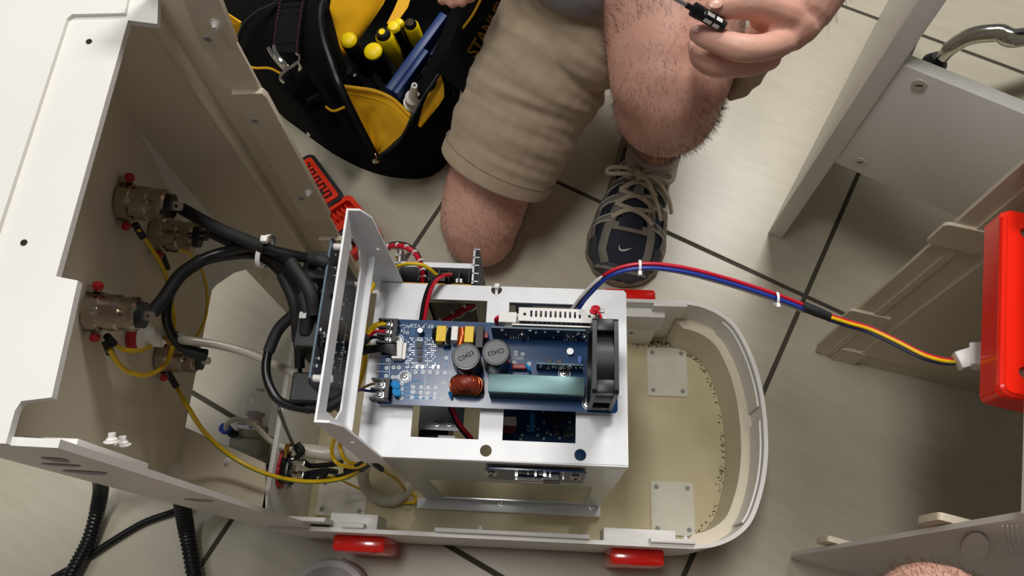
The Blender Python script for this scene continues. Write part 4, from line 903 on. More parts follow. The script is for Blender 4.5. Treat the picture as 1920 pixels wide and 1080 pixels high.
# ---------------------------------------------------------------- desk: side panel, rail, screw caps
D0 = P(1440, 437, 0); DU = Vector((math.cos(math.radians(-28)), math.sin(math.radians(-28)), 0)); DV = Vector((-DU[1], DU[0], 0))
MD = frame(D0, DU, DV)
dk = thing('desk', 'white desk with panel leg and crosswise rail above the floor', 'desk', D0 + DU * .5)
part('side_panel', MB().box((.0115, .28, .36), (.023, .56, .72), .0008, MD), 'desk', dk)
part('side_panel', MB().box((1.2, .28, .36), (.023, .56, .72), .0008, MD), 'desk', dk)
rl = part('rail', MB().b2((.023, .004, .228), (1.19, .022, .428), .0006, MD), 'desk', dk)
part('desk_top', MB().b2((-.02, -.0, .72), (1.23, .60, .745), .001, MD), 'desk', dk)
for px, py in ((1724, 159), (1613, 303)):
    r = ray(px, py); n = DV; t = ((D0 + DV * .0035 - CAM).dot(n)) / r.dot(n); p = CAM + r * t
    cpn = part('screw_cap', MB().lathe([(0, 0), (.0085, 0), (.008, .0012), (.006, .0014), (0, .0012)], zframe(p, -DV), 20), 'screwcap', rl)
    part('cap_slot', MB().box((0, 0, .0014), (.008, .0014, .0006), 0, zframe(p, -DV) @ Matrix.Rotation(.5, 4, 'Z')), 'dark_recess', cpn)
# ---------------------------------------------------------------- chrome tube of a stool standing behind the desk rail
st = thing('stool', 'curved chrome stool leg ending in a black floor glide', 'stool', P(1757, 112, 0))
c0 = P(1757, 112, .02)
ctr = P(2080, 60, 0)
part('leg', MB().tube([P(1768, 108, .035), P(1785, 88, .06), P(1820, 68, .085), P(1870, 62, .10), P(1930, 66, .105), Vector((ctr[0], ctr[1], .11))], [.011, .0135, .015, .0155, .016, .017], 18, 8), 'chrome', st)
part('glide', MB().lathe([(0, 0), (.021, 0), (.022, .012), (.016, .022), (.012, .028), (0, .028)], Matrix.Translation((c0[0], c0[1], 0)), 24), 'black_rubber', st)
for a in (.4, 1.6, -2.2, -.9):
    e = Vector((ctr[0] + .3 * math.cos(a), ctr[1] + .3 * math.sin(a), .03))
    part('leg', MB().tube([(ctr[0], ctr[1], .11), Vector((ctr[0], ctr[1], .1)).lerp(e, .6) + Vector((0, 0, .02)), e], [.017, .015, .011], 16, 6), 'chrome', st)
    part('glide', MB().lathe([(0, 0), (.021, 0), (.022, .012), (.016, .022), (0, .028)], Matrix.Translation((e[0], e[1], 0)), 20), 'black_rubber', st)
part('hub', MB().lathe([(0, .09), (.03, .09), (.035, .11), (.03, .14), (.025, .16), (0, .16)], Matrix.Translation((ctr[0], ctr[1], 0)), 24), 'chrome', st)
part('column', MB().cyl(.02, .42, Matrix.Translation((ctr[0], ctr[1], .15)), 24), 'chrome', st)
part('seat', MB().lathe([(0, 0), (.17, 0), (.18, .02), (.175, .05), (.15, .06), (0, .062)], Matrix.Translation((ctr[0], ctr[1], .56)), 36), 'black_rubber', st)
# ---------------------------------------------------------------- hoses and cord on the floor at the lower left
def corrugated(label, pts, r):
    t = thing('corrugated_hose', label, 'hose', pts[-1]); q_ = catmull(pts, 30); rr = [r * (1.0 if (i // 2) % 2 else .86) for i in range(len(q_))]
    part('tube', MB().tube(q_, rr, 14, 1), 'cable', t, ang=60)
corrugated('black corrugated hose curving down at the lower left, left one', [Vector((-.456, .20, .33)), Vector((-.50, .19, .29)), P(176, 858, .16), P(189, 905, .07), P(184, 950, .03), P(168, 1010, .016), P(140, 1065, .016), P(110, 1120, .016)], .0105)
corrugated('black corrugated hose straight down at the lower left, right one', [Vector((-.457, .17, .33)), Vector((-.478, .155, .25)), P(336, 900, .13), P(341, 940, .075), P(349, 990, .03), P(360, 1050, .016), P(372, 1120, .016)], .0115)
wire('black_power_cable', [P(345, 950, .02), P(325, 960, .008), P(270, 980, .006), P(210, 1015, .006), P(150, 1055, .006), P(80, 1095, .006)], .005, 'cable', 'plain black cord crossing the floor behind corrugated hoses', 'cable', n=12)
# ---------------------------------------------------------------- orange socket kit
k0 = P(571, 296, .03); ku = (P(628, 362, .03) - P(576, 292, .03)).normalized(); ku[2] = 0; kv = Vector((-ku[1], ku[0], 0))
kt = thing('bit_case', 'open bit case, black and orange half with bits', 'tool case', P(600, 330, 0))
Lk = .105; o = P(576, 290, .03); o[2] = 0; Mk = frame(o, ku, kv)
part('shell', MB().plate(rrect(-.004, -.075, Lk + .004, .010, .012), [], .0, .024, Mk), 'kit_black', kt)
part('tray', MB().plate(rrect(.004, -.066, Lk - .004, .003, .006), [rect(.012, -.02, Lk - .012, -.005)], .020, .027, Mk), 'orange', kt)
part('tray_floor', MB().b2((.008, -.03, .016), (Lk - .008, .001, .020), 0, Mk), 'kit_black', kt)
for i in range(9):
    part('bit_holder', MB().b2((.014 + i * .0088, -.019 + (i % 2) * .004, .018), (.019 + i * .0088, -.008 + (i % 2) * .003, .029), .0005, Mk), 'orange', kt, False)
for i in range(6):
    part('bit', MB().cyl(.0022, .022, Mk @ Matrix.Translation((.016 + i * .014, -.026, .028)) @ Matrix.Rotation(PI / 2, 4, 'X'), 6), ['black_plastic', 'steel', 'wire_red', 'wire_green', 'wire_blue', 'toroid'][i], kt)
lk = thing('orange_tray', 'bright orange lid tray of the bit case beside the bracket', 'tool case', P(645, 410, 0))
o2 = P(668, 378, .02); o2[2] = 0; lu = Vector((-.80, -.60, 0)); lu = (P(612, 402, .02) - P(655, 373, .02)); lu[2] = 0; lu.normalize(); lv = (P(700, 420, .02) - P(660, 373, .02)); lv[2] = 0; lv.normalize()
o2 = P(655, 370, .02); o2[2] = 0; Ml = frame(o2, lu, lv)
sy = 1 if Ml.to_3x3().col[1].dot(lv) > 0 else -1
part('tray', MB().plate(rrect(-.004, -.004, .09, .095, .010), [rrect(.004, .004, .082, .087, .006)], 0, .024, Ml).b2((0, 0, 0), (.086, .091, .006), 0, Ml), 'orange', lk)
for i in range(7): part('rib', MB().b2((.012 + i * .0085, .006, .006), (.0155 + i * .0085, .020, .018), .0006, Ml), 'orange', lk, False)
part('driver_handle', MB().tube([Ml @ Vector((.008, .042, .016)), Ml @ Vector((.04, .046, .016)), Ml @ Vector((.078, .05, .016))], .0055, 12, 4), 'black_plastic', lk)
part('driver_handle', MB().tube([Ml @ Vector((.008, .066, .014)), Ml @ Vector((.04, .07, .014)), Ml @ Vector((.078, .072, .014))], .005, 12, 4), 'black_plastic', lk)
# ---------------------------------------------------------------- tool bag
bg = thing('tool_bag', 'open black and yellow fabric tool bag on the floor beside the kneeling leg', 'tool bag', (-.33, .88, 0))
r0 = [(-.66, 1.06, 0), (-.52, .83, 0), (-.43, .748, 0), (-.36, .70, 0), (-.30, .673, 0), (-.25, .664, 0), (-.205, .668, 0), (-.175, .70, 0), (-.14, .80, 0), (-.02, 1.06, 0)]
def pz(l): return [tuple(P(*p[:2], p[2])) for p in l]
r1 = [(-.60, 1.06, .14)] + pz([(440, 80, .15), (485, 128, .15), (545, 165, .145), (615, 212, .13), (690, 285, .09), (745, 290, .09), (800, 262, .125), (850, 190, .16)]) + [(-.03, 1.06, .17)]
r2_ = [(-.44, 1.06, .26)] + pz([(520, -20, .25), (545, 60, .25), (580, 120, .24), (632, 172, .205), (690, 200, .15), (740, 212, .155), (775, 200, .20), (838, 118, .25)]) + [(-.06, 1.06, .28)]
r3 = [(-.42, 1.05, .275)] + pz([(590, -20, .272), (604, 40, .268), (616, 95, .258), (640, 165, .215), (690, 178, .165), (740, 195, .165), (768, 195, .205), (828, 118, .255)]) + [(-.075, 1.05, .285)]
r4 = [(-.39, 1.03, .24)] + pz([(612, -10, .24), (626, 50, .235), (640, 105, .22), (660, 165, .17), (690, 178, .14), (735, 190, .14), (755, 190, .165), (805, 115, .22)]) + [(-.10, 1.03, .25)]
r5 = [(-.38, 1.0, .03), (-.42, .9, .03), (-.40, .82, .03), (-.36, .76, .03), (-.31, .71, .03), (-.27, .70, .03), (-.24, .70, .03), (-.21, .72, .03), (-.18, .80, .03), (-.12, 1.0, .03)]
def dens(r, n=4): return catmull(r, n)
body = MB(); rings = [dens(r) for r in (r0, r1, r2_, r3)]
fine = []
for a, b in zip(rings, rings[1:]):
    for k in range(6): fine.append([p.lerp(q_, k / 6) + Vector((0, 0, math.sin(PI * k / 6) * .008)) for p, q_ in zip(a, b)])
fine.append(rings[-1]); body.sheet(fine, .004)
part('outer', body, 'bag', bg)
part('bottom', MB().plate([(p[0], p[1]) for p in r0], [], 0.001, .006), 'bag', bg)
inn = []; ra, rb2 = dens(r3), dens(r4); rc = dens(r5)
for k in range(3): inn.append([p.lerp(q_, k / 3) for p, q_ in zip(ra, rb2)])
for k in range(6): inn.append([p.lerp(q_, k / 5) for p, q_ in zip(rb2, rc)])
part('lining', MB().sheet([[p + Vector((0, 0, -.003)) for p in r] for r in inn], .002), 'bag', bg)
part('inner_floor', MB().plate([(p[0], p[1]) for p in r5], [], .026, .03), 'bag', bg)
part('back_panel', MB().sheet([[Vector((-.64 + .6 * i / 10, 1.06, .28 * k / 4 * (1 if i > 3 else .6))) for i in range(11)] for k in range(5)], .004), 'bag', bg)
# yellow lining on the far left inside, pocket band below it
ylp = [[(625, -30, .23), (660, -30, .2), (700, -30, .17), (735, -30, .14)], [(618, 20, .235), (650, 22, .205), (690, 15, .17), (718, 8, .145)], [(617, 62, .23), (640, 66, .205), (668, 62, .18), (696, 40, .15)], [(622, 105, .22), (632, 108, .205), (645, 102, .19), (668, 80, .16)], [(624, 122, .215), (628, 124, .205), (634, 122, .195), (645, 110, .175)]]
part('lining_panel', MB().sheet([catmull(pz(r), 4) for r in ylp], .002), 'bag_yellow', bg)
ylq = [[(755, -20, .15), (775, -20, .15)], [(738, 20, .15), (765, 14, .15)], [(725, 45, .145), (745, 42, .145)]]
part('lining_panel', MB().sheet([pz(r) for r in ylq], .002), 'bag_yellow', bg)
# near gusset, bright yellow, folded inward
g = [[(632, 162, .236), (668, 166, .228), (704, 172, .222), (738, 188, .218), (770, 219, .222)],
     [(648, 186, .215), (672, 190, .205), (704, 198, .198), (732, 212, .205), (764, 235, .21)],
     [(664, 212, .19), (684, 216, .183), (706, 212, .188), (728, 234, .185), (754, 252, .19)],
     [(680, 240, .165), (692, 246, .158), (708, 238, .168), (722, 255, .162), (740, 266, .168)],
     [(692, 268, .14), (698, 272, .135), (706, 268, .142), (714, 276, .14), (724, 280, .145)],
     [(702, 290, .118), (703, 291, .117), (705, 291, .118), (707, 292, .118), (709, 291, .119)]]
gg = [catmull(pz(r), 5) for r in g]; gcols = list(zip(*gg)); gfin = list(zip(*[catmull(list(c), 4) for c in gcols]))
from mathutils import noise as mn
gfin = [[p + Vector((.3, -.5, .6)) * (mn.noise(Vector((j * .22, i * .16, 3.1))) * .014 * min(1, i / 5) * min(1, min(j, len(r) - 1 - j) / 4)) for j, p in enumerate(r)] for i, r in enumerate(gfin)]
part('gusset', MB().sheet(gfin, .003), 'bag_yellow', bg)
part('gusset_seam', MB().tube([p + Vector((0, -.0015, .003)) for p in gfin[2]], .0006, 6, 1), 'cap_yellow', bg)
part('gusset_hem', MB().tube(pz([(x, y - 1, z + .003) for x, y, z in g[0]]), .0028, 8, 6), 'bag_yellow', bg)
sg_ = [[(826, 138, .245), (832, 160, .235), (833, 182, .222)], [(808, 165, .232), (818, 185, .222), (822, 198, .212)], [(795, 195, .22), (805, 208, .21), (808, 214, .204)], [(784, 236, .205), (787, 238, .202), (789, 237, .2)]]
part('side_gusset', MB().sheet([catmull(pz([(x, y, z + .006) for x, y, z in r]), 3) for r in sg_], .0025), 'bag_yellow', bg)
# zips
for zl in ([(640, -40, .275), (608, 0, .277), (601, 30, .273), (606, 70, .268), (622, 120, .255), (640, 168, .24), (665, 220, .198), (705, 296, .122)], [(708, 296, .122), (745, 268, .17), (770, 228, .222), (790, 190, .238), (830, 130, .26), (870, 60, .275), (905, -10, .288)]):
    pp = catmull([P(*p[:2], p[2] + .003) for p in zl], 26)
    part('zip_tape', MB().tube(pp, .006, 8, 1, flat=.3), 'bag_pad', bg)
    tm = MB()
    for i in range(0, len(pp) - 1): d = (pp[i + 1] - pp[i]); tm.box((0, 0, 0), (.0042, .0011, .0018), 0, frame(pp[i] + Vector((0, 0, .0022)), Vector((0, 0, 1)).cross(d), d))
    part('zip_teeth', tm, 'zip', bg, False)
part('zip_pull', MB().box(P(705, 292, .135), (.0022, .002, .012), .0004).lathe([(0, 0), (.006, 0), (.005, .002), (0, .002)], Matrix.Translation(P(705, 301, .115)), 14), 'chrome', bg)
zl = catmull([P(*p) for p in [(560, -30, .262), (520, 5, .255), (480, 25, .245), (455, 50, .225), (445, 78, .20)]], 24)
part('zip_tape', MB().tube(zl, .005, 8, 1, flat=.4), 'bag_pad', bg); tm = MB()
for i in range(len(zl) - 1): d = (zl[i + 1] - zl[i]); tm.box((0, 0, 0), (.0036, .001, .0016), 0, frame(zl[i] + Vector((0, 0, .002)), Vector((0, 0, 1)).cross(d), d))
part('zip_teeth', tm, 'zip', bg, False)
# piping, rivets, padded strap with clip
for pl_ in ([(443, 104, .150), (470, 126, .156), (505, 128, .168), (527, 138, .178)], [(608, 198, .147), (625, 208, .145), (648, 200, .155)], [(880, 40, .27), (868, 70, .255), (858, 96, .24)], [(905, -8, .287), (885, 30, .282), (862, 60, .272)]):
    part('piping', MB().tube([P(x, y, z + .030) for x, y, z in pl_], .0020, 8, 6), 'bag_yellow', bg)
part('corner_patch', MB().sheet([pz([(395, -10, .2), (420, 20, .2), (452, 42, .2)]), pz([(405, 20, .19), (428, 45, .19), (452, 45, .19)]), pz([(420, 50, .17), (435, 68, .17), (448, 62, .17)])], .003), 'bag_yellow', bg)
for p in ((579, 251, .06), (849, 177, .19)): part('stud', MB().lathe([(0, 0), (.004, 0), (.0035, .0015), (0, .0022)], zframe(P(*p) , (-.55, -.7, .5)), 12), 'chrome', bg)
stp = [P(*p) for p in [(556, -40, .285), (548, 0, .285), (541, 40, .283), (537, 72, .28), (535, 100, .275)]]
ss = part('shoulder_strap', MB().tube(stp, .019, 12, 8, flat=.16), 'bag_pad', bg)
for i in range(7): c = stp[1].lerp(stp[4], (i + .3) / 7.5) + Vector((0, 0, .0035)); part('rib', MB().box((0, 0, 0), (.028, .0045, .0022), .0008, frame(c, (1, .12, 0), (0, 1, -.1))), 'bag', ss, False)
for sx_ in (-.0165, .0165):
    stq = MB(); qq = catmull([p + Vector((sx_, 0, .0022)) for p in stp], 12)
    for i in range(0, len(qq) - 1, 2): stq.tube([qq[i], qq[i + 1]], .00055, 5, 1)
    tag(part('stitching', stq, 'stitch_red', ss), kind='stuff')
part('strap_webbing', MB().tube([P(*p) for p in [(545, 140, .245), (560, 158, .235), (582, 185, .2), (600, 210, .175), (622, 245, .14), (640, 275, .11)]], .019, 12, 8, flat=.14), 'bag', bg)
part('slider', MB().sheet([[P(575 + 24 * t, 188 - 12 * t + 10 * s, .21 - .01 * s) for t in (0, .5, 1)] for s in (0, 1)], .006), 'bag_pad', bg)
cp0 = part('clip', MB().tube([P(504, 90, .278), P(512, 104, .278), P(526, 122, .272), P(536, 130, .27)], .0028, 10, 6).tube([P(514, 86, .283), P(518, 102, .285), P(530, 118, .28), P(540, 126, .275)], [.0025, .004, .005, .003], 10, 6), 'chrome', bg)
part('clip_ring', MB().tube([P(533, 155, .26), P(526, 147, .265), P(531, 136, .27), P(548, 124, .275), P(558, 117, .277), P(564, 124, .27), P(562, 131, .262)], .0024, 10, 6), 'chrome', bg)
part('clip_ring', MB().tube([P(556, 100, .278), P(561, 105, .28), P(560, 116, .28), P(553, 120, .278)], .002, 10, 6), 'chrome', bg)
# brand lettering on the outer right lip
_c = P(916, 52, .295); nrm = Vector((.45, -.45, .75)).normalized(); e1 = P(941, 8, .30) - P(891, 96, .29); e1 = (e1 - nrm * e1.dot(nrm)).normalized()
text('lettering', 'STANLEY', .023, _c, e1, nrm.cross(e1), 'brass', bg, .0003, bold=.0004)
part('side_panel', MB().sheet([[_c + e1 * a_ + nrm.cross(e1) * b_ - nrm * (.0015 + .25 * abs(b_ - .01) ** 1.3) for b_ in [-.045 + .011 * j for j in range(8)]] for a_ in [-.095 + .019 * i for i in range(11)]], .0015), 'bag', bg)
# ---------------------------------------------------------------- tools standing in the bag
def driver(px, py, zt, r, label, style=0, lean=(0, 0)):
    tpt = P(px, py, zt); b = Vector((tpt[0] + lean[0], tpt[1] + lean[1], .03)); ax = (tpt - b); L_ = ax.length; M = zframe(b, ax)
    t = thing('screwdriver', label, 'screwdriver', b, 'screwdrivers standing in the tool bag')
    part('blade', MB().cyl(.003, L_ - .085, M, 10), 'steel', t)
    h0 = L_ - .095
    if style == 0:
        part('handle', MB().lathe([(0, h0), (r * .7, h0), (r * .8, h0 + .015), (r * .62, h0 + .025), (r, h0 + .05), (r * 1.02, h0 + .085), (r * .96, L_ - .003)], M, 20), 'black_plastic', t)
        part('end_cap', MB().lathe([(r * .96, L_ - .003), (r * .93, L_), (r * .7, L_ + .0035), (r * .3, L_ + .005), (0, L_ + .0053)], M, 24), 'tool_yellow', t)
        part('grip_inlay', MB().box((0, -r * .93, L_ - .025), (.007, .004, .03), .001, M), 'cap_yellow', t)
    else:
        part('handle', MB().lathe([(0, h0), (r * .7, h0), (r * .7, h0 + .02), (r, h0 + .05), (r, L_ - .008), (r * .8, L_ - .003)], M, 20), 'tool_yellow', t)
        part('end_cap', MB().lathe([(r * .8, L_ - .004), (r * .75, L_), (r * .5, L_ + .004), (0, L_ + .005)], M, 20), 'black_plastic', t)
        if style == 1: part('end_dot', MB().cyl(r * .34, .0006, M @ Matrix.Translation((0, 0, L_ + .0052)), 14), 'tool_yellow', t)
        else: part('cross_mark', MB().box((0, 0, L_ + .0052), (r * .8, .0012, .0006), 0, M).box((0, 0, L_ + .0052), (.0012, r * .8, .0006), 0, M), 'brass', t)
driver(653, 74, .225, .0135, 'yellow topped black screwdriver, leftmost in the bag', 0, (.02, .03))
driver(699, 95, .215, .0150, 'yellow topped black screwdriver nearest the yellow gusset', 0, (.02, .03))
driver(718, 63, .205, .0150, 'yellow bodied screwdriver with yellow dot on black end', 1, (.02, .03))
driver(738, 50, .205, .0110, 'small yellow topped screwdriver behind the dotted one', 0, (.01, .03))
driver(748, 43, .195, .0085, 'slim yellow screwdriver partly hidden behind the small one', 0, (.01, .03))
driver(769, 44, .195, .0125, 'yellow screwdriver with a cross on its black end', 2, (.01, .03))
part_t = thing('clamp_tool', 'dark blue metal clamp tool lying slanted in bag', 'tool', P(780, 130, .06))
a, b = P(735, 188, .19), P(838, 46, .20); Mx = frame(a, b - a, (b - a).cross(Vector((.2, 0, 1)))); Lx = (b - a).length
part('bar', MB().b2((0, -.010, -.03), (Lx * .98, .003, .004), .0015, Mx).b2((.0, .003, -.03), (Lx * .55, .012, -.006), .0015, Mx), 'tool_blue', part_t)
part('jaw', MB().b2((Lx * .62, -.006, .0), (Lx, .009, .008), .0015, Mx), 'tool_blue', part_t)
for u in (.68, .86): part('staple', MB().tube([Mx @ Vector((Lx * u, -.006, .012)), Mx @ Vector((Lx * u + (.012 if u > .8 else -.012), -.006, .013)), Mx @ Vector((Lx * u + (.012 if u > .8 else -.012), .010, .013)), Mx @ Vector((Lx * u, .010, .012))], .0012, 6, 2), 'steel', part_t)
nz = thing('nozzle_tube', 'white sealant nozzle tube at the right zip of bag', 'nozzle', P(775, 185, .08)); nm_ = zframe(P(771, 205, .17), P(777, 160, .275) - P(771, 205, .17)); nl = (P(777, 160, .275) - P(771, 205, .17)).length
part('nozzle', MB().lathe([(.0075, nl * .55), (.0068, nl * .6), (.0042, nl), (.002, nl), (.002, nl - .01), (0, nl - .01)], nm_, 18), 'plastic_white', nz)
part('knurled_ring', MB().lathe([(0, nl * .3), (.0105, nl * .3), (.0115, nl * .52), (.008, nl * .56), (0, nl * .56)], nm_, 14), 'plastic_white', nz)
part('tube_body', MB().cyl(.013, nl * .3, nm_, 18), 'plastic_white', nz)
pk = thing('pliers', 'black handled pliers in the near left of the bag', 'pliers', P(663, 140, .1)); part('handle', MB().tube([P(650, 132, .19), P(660, 145, .17), P(668, 155, .13), Vector(P(668, 155, .13)) - Vector((0, 0, .09))], .009, 12, 6), 'black_plastic', pk); part('pivot', MB().cyl(.003, .003, Matrix.Translation(P(666, 143, .18)), 12), 'steel', pk)
# ---------------------------------------------------------------- people
def voxel(name, mb, m, parent, vox, smooth=6, disp=0., dscale=.05, wave=None):
    me = mb.mesh(name, m); o = put(name, me, parent)
    r = o.modifiers.new('union', 'REMESH'); r.mode = 'VOXEL'; r.voxel_size = vox; r.use_smooth_shade = True
    if smooth: s_ = o.modifiers.new('soften', 'SMOOTH'); s_.factor = .5; s_.iterations = smooth
    if disp:
        tx = bpy.data.textures.new(name + '_folds', 'CLOUDS'); tx.noise_scale = dscale; tx.noise_depth = 2
        d = o.modifiers.new('folds', 'DISPLACE'); d.texture = tx; d.strength = disp; d.mid_level = .5; d.texture_coords = 'GLOBAL'
    # bake the result so that every mesh is plain geometry
    dg = bpy.context.evaluated_depsgraph_get(); me2 = bpy.data.meshes.new_from_object(o.evaluated_get(dg)); o.modifiers.clear(); o.data = me2
    me2.polygons.foreach_set('use_smooth', [True] * len(me2.polygons)); me2.update(); return o
V = Vector
def limb(mb, pts, rs, n=20, smooth=6, flat=1.):
    pts = [V(p) for p in pts]; a = (pts[0] - pts[1]).normalized(); b = (pts[-1] - pts[-2]).normalized(); q_ = catmull(pts, smooth); rr = []
    rr = [p[0] for p in catmull([V((r, 0, 0)) for r in rs], smooth)]; K = 5
    head_ = [(q_[0] + a * rs[0] * math.sin(PI / 2 * k / K), rs[0] * max(math.cos(PI / 2 * k / K), .05)) for k in range(K, 0, -1)]
    tail_ = [(q_[-1] + b * rs[-1] * math.sin(PI / 2 * k / K), rs[-1] * max(math.cos(PI / 2 * k / K), .05)) for k in range(1, K + 1)]
    al = head_ + list(zip(q_, rr)) + tail_
    return mb.tube([p for p, r in al], [r for p, r in al], n, 1, flat=flat)
# technician kneeling on one knee behind the machine
kn1 = V((-.102, .535, .070)); hip1 = V((.092, .83, .44)); ank1 = V((-.02, .95, .05))
kn2 = V((.134, .545, .440)); hip2 = V((.20, .91, .43)); ank2 = V((.172, .672, .095))
pel = V((.125, .91, .48)); chest = V((.13, .89, .80)); neck = V((.13, .87, .96)); head = V((.13, .83, 1.07))
shR = V((.31, .87, .87)); elR = V((.345, .70, .70)); wrR = P(1500, 20, .565)
shL = V((-.06, .90, .87)); elL = V((-.17, .92, .62)); wrL = P(868, -95, .44)
per = thing('person', 'person in beige shorts and grey shirt kneeling on one knee holding a screwdriver', 'person', (.0, .6, 0))
bd_ = MB()
# legs: kneeling leg, then raised leg
limb(bd_, [hip1, hip1.lerp(kn1, .5) + V((0, -.01, .01)), kn1 + V((.022, .06, .060)), kn1 + V((.002, .012, .012)), kn1 + V((0, 0, -.004))], [.082, .075, .068, .065, .060], 22, 8)
limb(bd_, [kn1 + V((0, -.005, -.006)), kn1 + V((0.01, .1, -.012)), kn1.lerp(ank1, .4), ank1], [.058, .058, .056, .036], 18, 6)
limb(bd_, [ank1, ank1 + V((0, .05, -.01)), ank1 + V((.0, .1, .0))], [.036, .036, .03], 12, 4)
limb(bd_, [hip2, hip2.lerp(kn2, .5) + V((0, 0, .02)), kn2 + V((.006, .10, .018)), kn2 + V((.002, .03, .006)), kn2 + V((0, .004, -.006))], [.105, .094, .082, .076, .070], 24, 8)
limb(bd_, [kn2 + V((.002, .0, -.02)), kn2 + V((.006, .004, -.07)), kn2.lerp(ank2, .32) + V((.010, .006, 0)), kn2.lerp(ank2, .50) + V((.012, .026, 0)), kn2.lerp(ank2, .75) + V((0.004, .012, 0)), ank2], [.064, .062, .060, .056, .043, .036], 24, 8)
limb(bd_, [kn2 + V((-.004, -.035, -.004)), kn2 + V((.0, -.040, -.03))], [.036, .035], 16, 5)   # knee cap
limb(bd_, [kn2.lerp(ank2, .22) + V((.022, .04, 0)), kn2.lerp(ank2, .42) + V((.024, .052, 0)), kn2.lerp(ank2, .62) + V((.012, .04, 0))], [.042, .048, .034], 16, 5)   # calf
limb(bd_, [ank2, ank2 + V((-.005, -.03, -.04))], [.036, .032], 12, 4)
# trunk, neck, head
bd_.tube([pel - V((0, 0, .04)), pel, pel.lerp(chest, .5), chest, chest + V((0, 0, .09))], [.11, .15, .14, .15, .10], 24, 6, flat=.8)
bd_.tube([chest + V((0, 0, .06)), neck, head], [.065, .056, .06], 16, 5)
bd_.tube([head + V((0, .01, -.06)), head + V((0, -.012, -.03)), head, head + V((0, .008, .06)), head + V((0, .012, .10))], [.052, .068, .076, .078, .045], 22, 6)
bd_.tube([head + V((0, -.072, .0)), head + V((0, -.094, -.022)), head + V((0, -.082, -.034))], [.010, .014, .010], 10, 4)   # nose
bd_.tube([head + V((-.02, -.076, -.056)), head + V((0, -.084, -.056)), head + V((.02, -.076, -.056))], [.006, .009, .006], 10, 4)   # mouth
for s_ in (-1, 1): bd_.tube([head + V((s_ * .076, .0, -.03)), head + V((s_ * .084, .006, 0)), head + V((s_ * .078, .01, .02))], [.008, .014, .008], 10, 4)
# arms
bd_.tube([shR + V((-.06, 0, 0)), shR, shR.lerp(elR, .5), elR, elR.lerp(wrR, .35), elR.lerp(wrR, .75), wrR], [.06, .06, .052, .044, .046, .034, .029], 18, 6)
bd_.tube([shL + V((.06, 0, 0)), shL, shL.lerp(elL, .5), elL, elL.lerp(wrL, .35), wrL], [.06, .06, .052, .044, .045, .028], 18, 6)
# right hand: palm, four curled fingers, thumb
limb(bd_, [wrR, P(1476, 48, .563), P(1464, 74, .562)], [.0275, .0270, .0160], 16, 5, flat=.80)
limb(bd_, [wrR + V((0, 0, -.010)), P(1456, 62, .545), P(1438, 98, .543)], [.026, .0265, .0150], 16, 5, flat=.85)
limb(bd_, [wrR + V((0, 0, -.016)), P(1440, 66, .525), P(1416, 106, .520)], [.022, .0255, .0140], 16, 5, flat=.9)
limb(bd_, [P(1490, 26, .566), P(1456, 30, .574), P(1428, 36, .574)], [.022, .0190, .0110], 14, 5)
def finger(pts, r): limb(bd_, [P(*p) for p in pts], r, 12, 6)
finger([(1462, 80, .566), (1428, 90, .581), (1388, 90, .588), (1350, 78, .586), (1324, 68, .582), (1310, 62, .578)], [.0132, .0122, .0124, .0112, .0108, .0092])
finger([(1440, 108, .544), (1398, 121, .552), (1350, 119, .557), (1320, 106, .551), (1308, 88, .544), (1308, 74, .541)], [.0126, .0118, .0118, .0108, .0102, .0088])
finger([(1418, 116, .522), (1378, 126, .528), (1334, 124, .532), (1309, 110, .527), (1303, 94, .521)], [.0116, .0110, .0108, .0098, .0085])
finger([(1402, 110, .511), (1366, 118, .520), (1334, 115, .524), (1315, 101, .520)], [.0104, .0096, .0092, .0080])
finger([(1478, 32, .570), (1446, 20, .584), (1410, 7, .600), (1376, 6, .606), (1354, 11, .606), (1342, 15, .605)], [.0185, .0172, .0142, .0136, .0126, .0100])
# left hand reaching to the bag
pl0 = wrL
bd_.tube([wrL, P(862, -55, .43), P(858, -38, .425)], [.027, .034, .026], 14, 5, flat=.7)
for dx, ln in ((-26, 6), (-8, 12), (10, 10), (26, 2)): finger([(860 + dx * .8, -40, .425), (858 + dx, -22, .42), (856 + dx, -8 + ln, .41)], [.011, .010, .0075])
finger([(885, -60, .43), (905, -40, .425), (905, -22, .42)], [.012, .011, .008])
body_o = voxel('body', bd_, 'skin', per, .0024, 3)
def soften(o, centres, iters):          # round off the joins of thigh, knee and shin
    g = o.vertex_groups.new(name='legs'); idx = []; wts = {}
    for v_ in o.data.vertices:
        w_ = max(min(1, max(0, (r - (v_.co - c).length) / (r * .3))) for c, r in centres)
        if w_ > 0: wts.setdefault(round(w_, 1), []).append(v_.index)
    for w_, l_ in wts.items(): g.add(l_, w_, 'REPLACE')
    m_ = o.modifiers.new('legs', 'SMOOTH'); m_.vertex_group = 'legs'; m_.factor = .5; m_.iterations = iters
    dg = bpy.context.evaluated_depsgraph_get(); me2 = bpy.data.meshes.new_from_object(o.evaluated_get(dg)); o.modifiers.clear(); o.vertex_groups.clear(); o.data = me2
soften(body_o, [(kn2 + V((.0, .0, -.03)), .16), (kn2.lerp(hip2, .4), .15), (kn2.lerp(ank2, .5), .13), (kn1, .16), (kn1.lerp(hip1, .4), .15)], 90)
